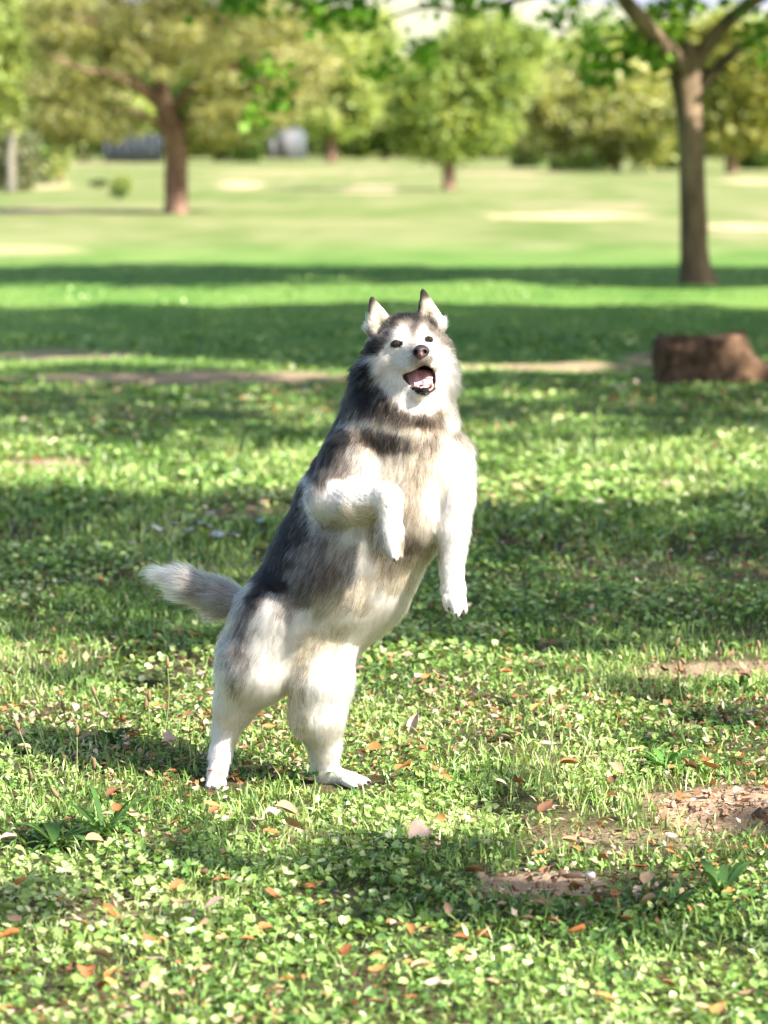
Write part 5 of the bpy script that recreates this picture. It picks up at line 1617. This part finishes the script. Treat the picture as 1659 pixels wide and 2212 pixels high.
    pm = poly_d(u, v, MOUTH)
    LE = np.where(hd & (P[:, 1] < DOGY - .04), np.minimum(LE, .0035 + np.maximum(pm, 0) * .0005), LE)
    FL[:, 2] -= .25 * (~hd)
    tg = FL - Nn * (FL * Nn).sum(1)[:, None]
    tg /= np.linalg.norm(tg, axis=1)[:, None] + 1e-6
    tg = np.nan_to_num(tg)
    # wander of the lay of the coat
    wob = np.stack([fbm(P[:, 0] * 38 + P[:, 1] * 21, P[:, 2] * 38, 71 + j, 2) - .5 for j in range(3)], 1)
    wob2 = np.stack([fbm(P[:, 0] * 120 + P[:, 1] * 77, P[:, 2] * 120, 81 + j, 2) - .5 for j in range(3)], 1)
    dirn = tg * (1 - LI[:, None]) + Nn * (LI[:, None] * rg.uniform(.6, 1.4, (NS, 1))) + .45 * wob + .5 * wob2 + .13 * rg.normal(size=(NS, 3))
    s = (dirn * Nn).sum(1)
    dirn += Nn * np.maximum(0, .10 - s)[:, None]
    dirn /= np.linalg.norm(dirn, axis=1)[:, None]
    guard = rg.uniform(size=NS) < .07
    LE = LE * rg.uniform(.6, 1.15, NS) * np.where(guard, 1.3, 1)
    dirn = np.where(guard[:, None], dirn + Nn * .18, dirn)
    tt = np.array([0, .3, .65, 1.0])
    pts = P[:, None, :] - Nn[:, None, :] * .001 + dirn[:, None, :] * (LE[:, None, None] * tt[None, :, None])
    curve = tg[:, None, :] * (LE[:, None, None] * (tt ** 2 * .30)[None, :, None]) - Nn[:, None, :] * (LE * .10)[:, None, None] * (tt ** 2)[None, :, None]
    pts = pts + curve
    pts[:, :, 2] -= (tt ** 2)[None] * LE[:, None] * .06
    # locks: tips drawn towards a neighbour strand's tip
    ncl = 10000
    ci = rg.choice(NS, ncl, replace=False)
    kd = KDTree(ncl)
    for j, i in enumerate(ci):
        kd.insert(P[i], j)
    kd.balance()
    near = np.array([kd.find(p)[1] for p in P.tolist()])
    lead = ci[near]
    same = (Nn * Nn[lead]).sum(1) > .5
    cf = np.where(same, np.clip(LE / .03, .08, 1) * rg.uniform(.25, .7, NS), 0)
    off = pts[lead] - P[lead][:, None, :]
    tgt = P[lead][:, None, :] + off * (LE / np.maximum(LE[lead], .004)).clip(.5, 1.6)[:, None, None]
    pts += (tgt - pts) * (cf[:, None] * (tt ** 1.3)[None])[:, :, None]
    # colour: markings, agouti flecks
    cpos = P + tg * (LE * .55)[:, None]
    cpos += rg.normal(size=(NS, 3)) * np.clip(LE * .16, .001, .006)[:, None]
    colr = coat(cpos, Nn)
    lum = colr.mean(1, keepdims=True)
    fleck = np.exp(rg.normal(size=(NS, 1)) * np.where(lum < .03, .25, np.where(lum < .5, .5, .06)))
    colr = np.clip(colr * fleck, .008, .88)
    cell = np.floor(P / .0032).astype(np.int64)
    hsh = ((cell[:, 0] * 73856093) ^ (cell[:, 1] * 19349663) ^ (cell[:, 2] * 83492791)) & 0xffff
    grain = R.normal(size=65536)[hsh][:, None]
    colr = colr * np.exp(grain * np.where(lum < .03, .2, np.where(lum < .45, .42, .07)))
    lockv = np.exp(rg.normal(size=ncl) * .22)[near][:, None]
    colr = np.clip(colr * np.where(lum < .55, lockv, lockv ** .4), .008, .88)
    hc = bpy.data.hair_curves.new('fur')
    hc.add_curves([4] * NS)
    hc.position_data.foreach_set('vector', pts.astype(np.float32).ravel())
    ra = hc.attributes.get('radius') or hc.attributes.new('radius', 'FLOAT', 'POINT')
    base_r = np.where(LE < .016, .00030, .00038)
    rad = base_r[:, None] * np.array([1.0, 1.0, .75, .18])[None]
    ra.data.foreach_set('value', rad.astype(np.float32).ravel())
    ca = hc.attributes.new('col', 'FLOAT_COLOR', 'CURVE')
    ca.data.foreach_set('color', np.concatenate([colr, np.ones((NS, 1))], 1).astype(np.float32).ravel())
    m = bpy.data.materials.new('fur'); m.use_nodes = True
    nt = m.node_tree
    nt.nodes.remove(nt.nodes['Principled BSDF'])
    at = nt.nodes.new('ShaderNodeAttribute'); at.attribute_name = 'col'
    hb = nt.nodes.new('ShaderNodeBsdfHairPrincipled')
    hb.model = 'CHIANG'; hb.parametrization = 'COLOR'
    hb.inputs['Roughness'].default_value = .42
    hb.inputs['Radial Roughness'].default_value = .55
    hb.inputs['IOR'].default_value = 1.22
    nt.links.new(at.outputs['Color'], hb.inputs['Color'])
    nt.links.new(hb.outputs[0], nt.nodes['Material Output'].inputs['Surface'])
    o = bpy.data.objects.new('fur', hc)
    COL.objects.link(o)
    hc.materials.append(m)
    o.parent = root
    o.matrix_parent_inverse = Matrix.Translation(-root.location)
    return root

make_dog()
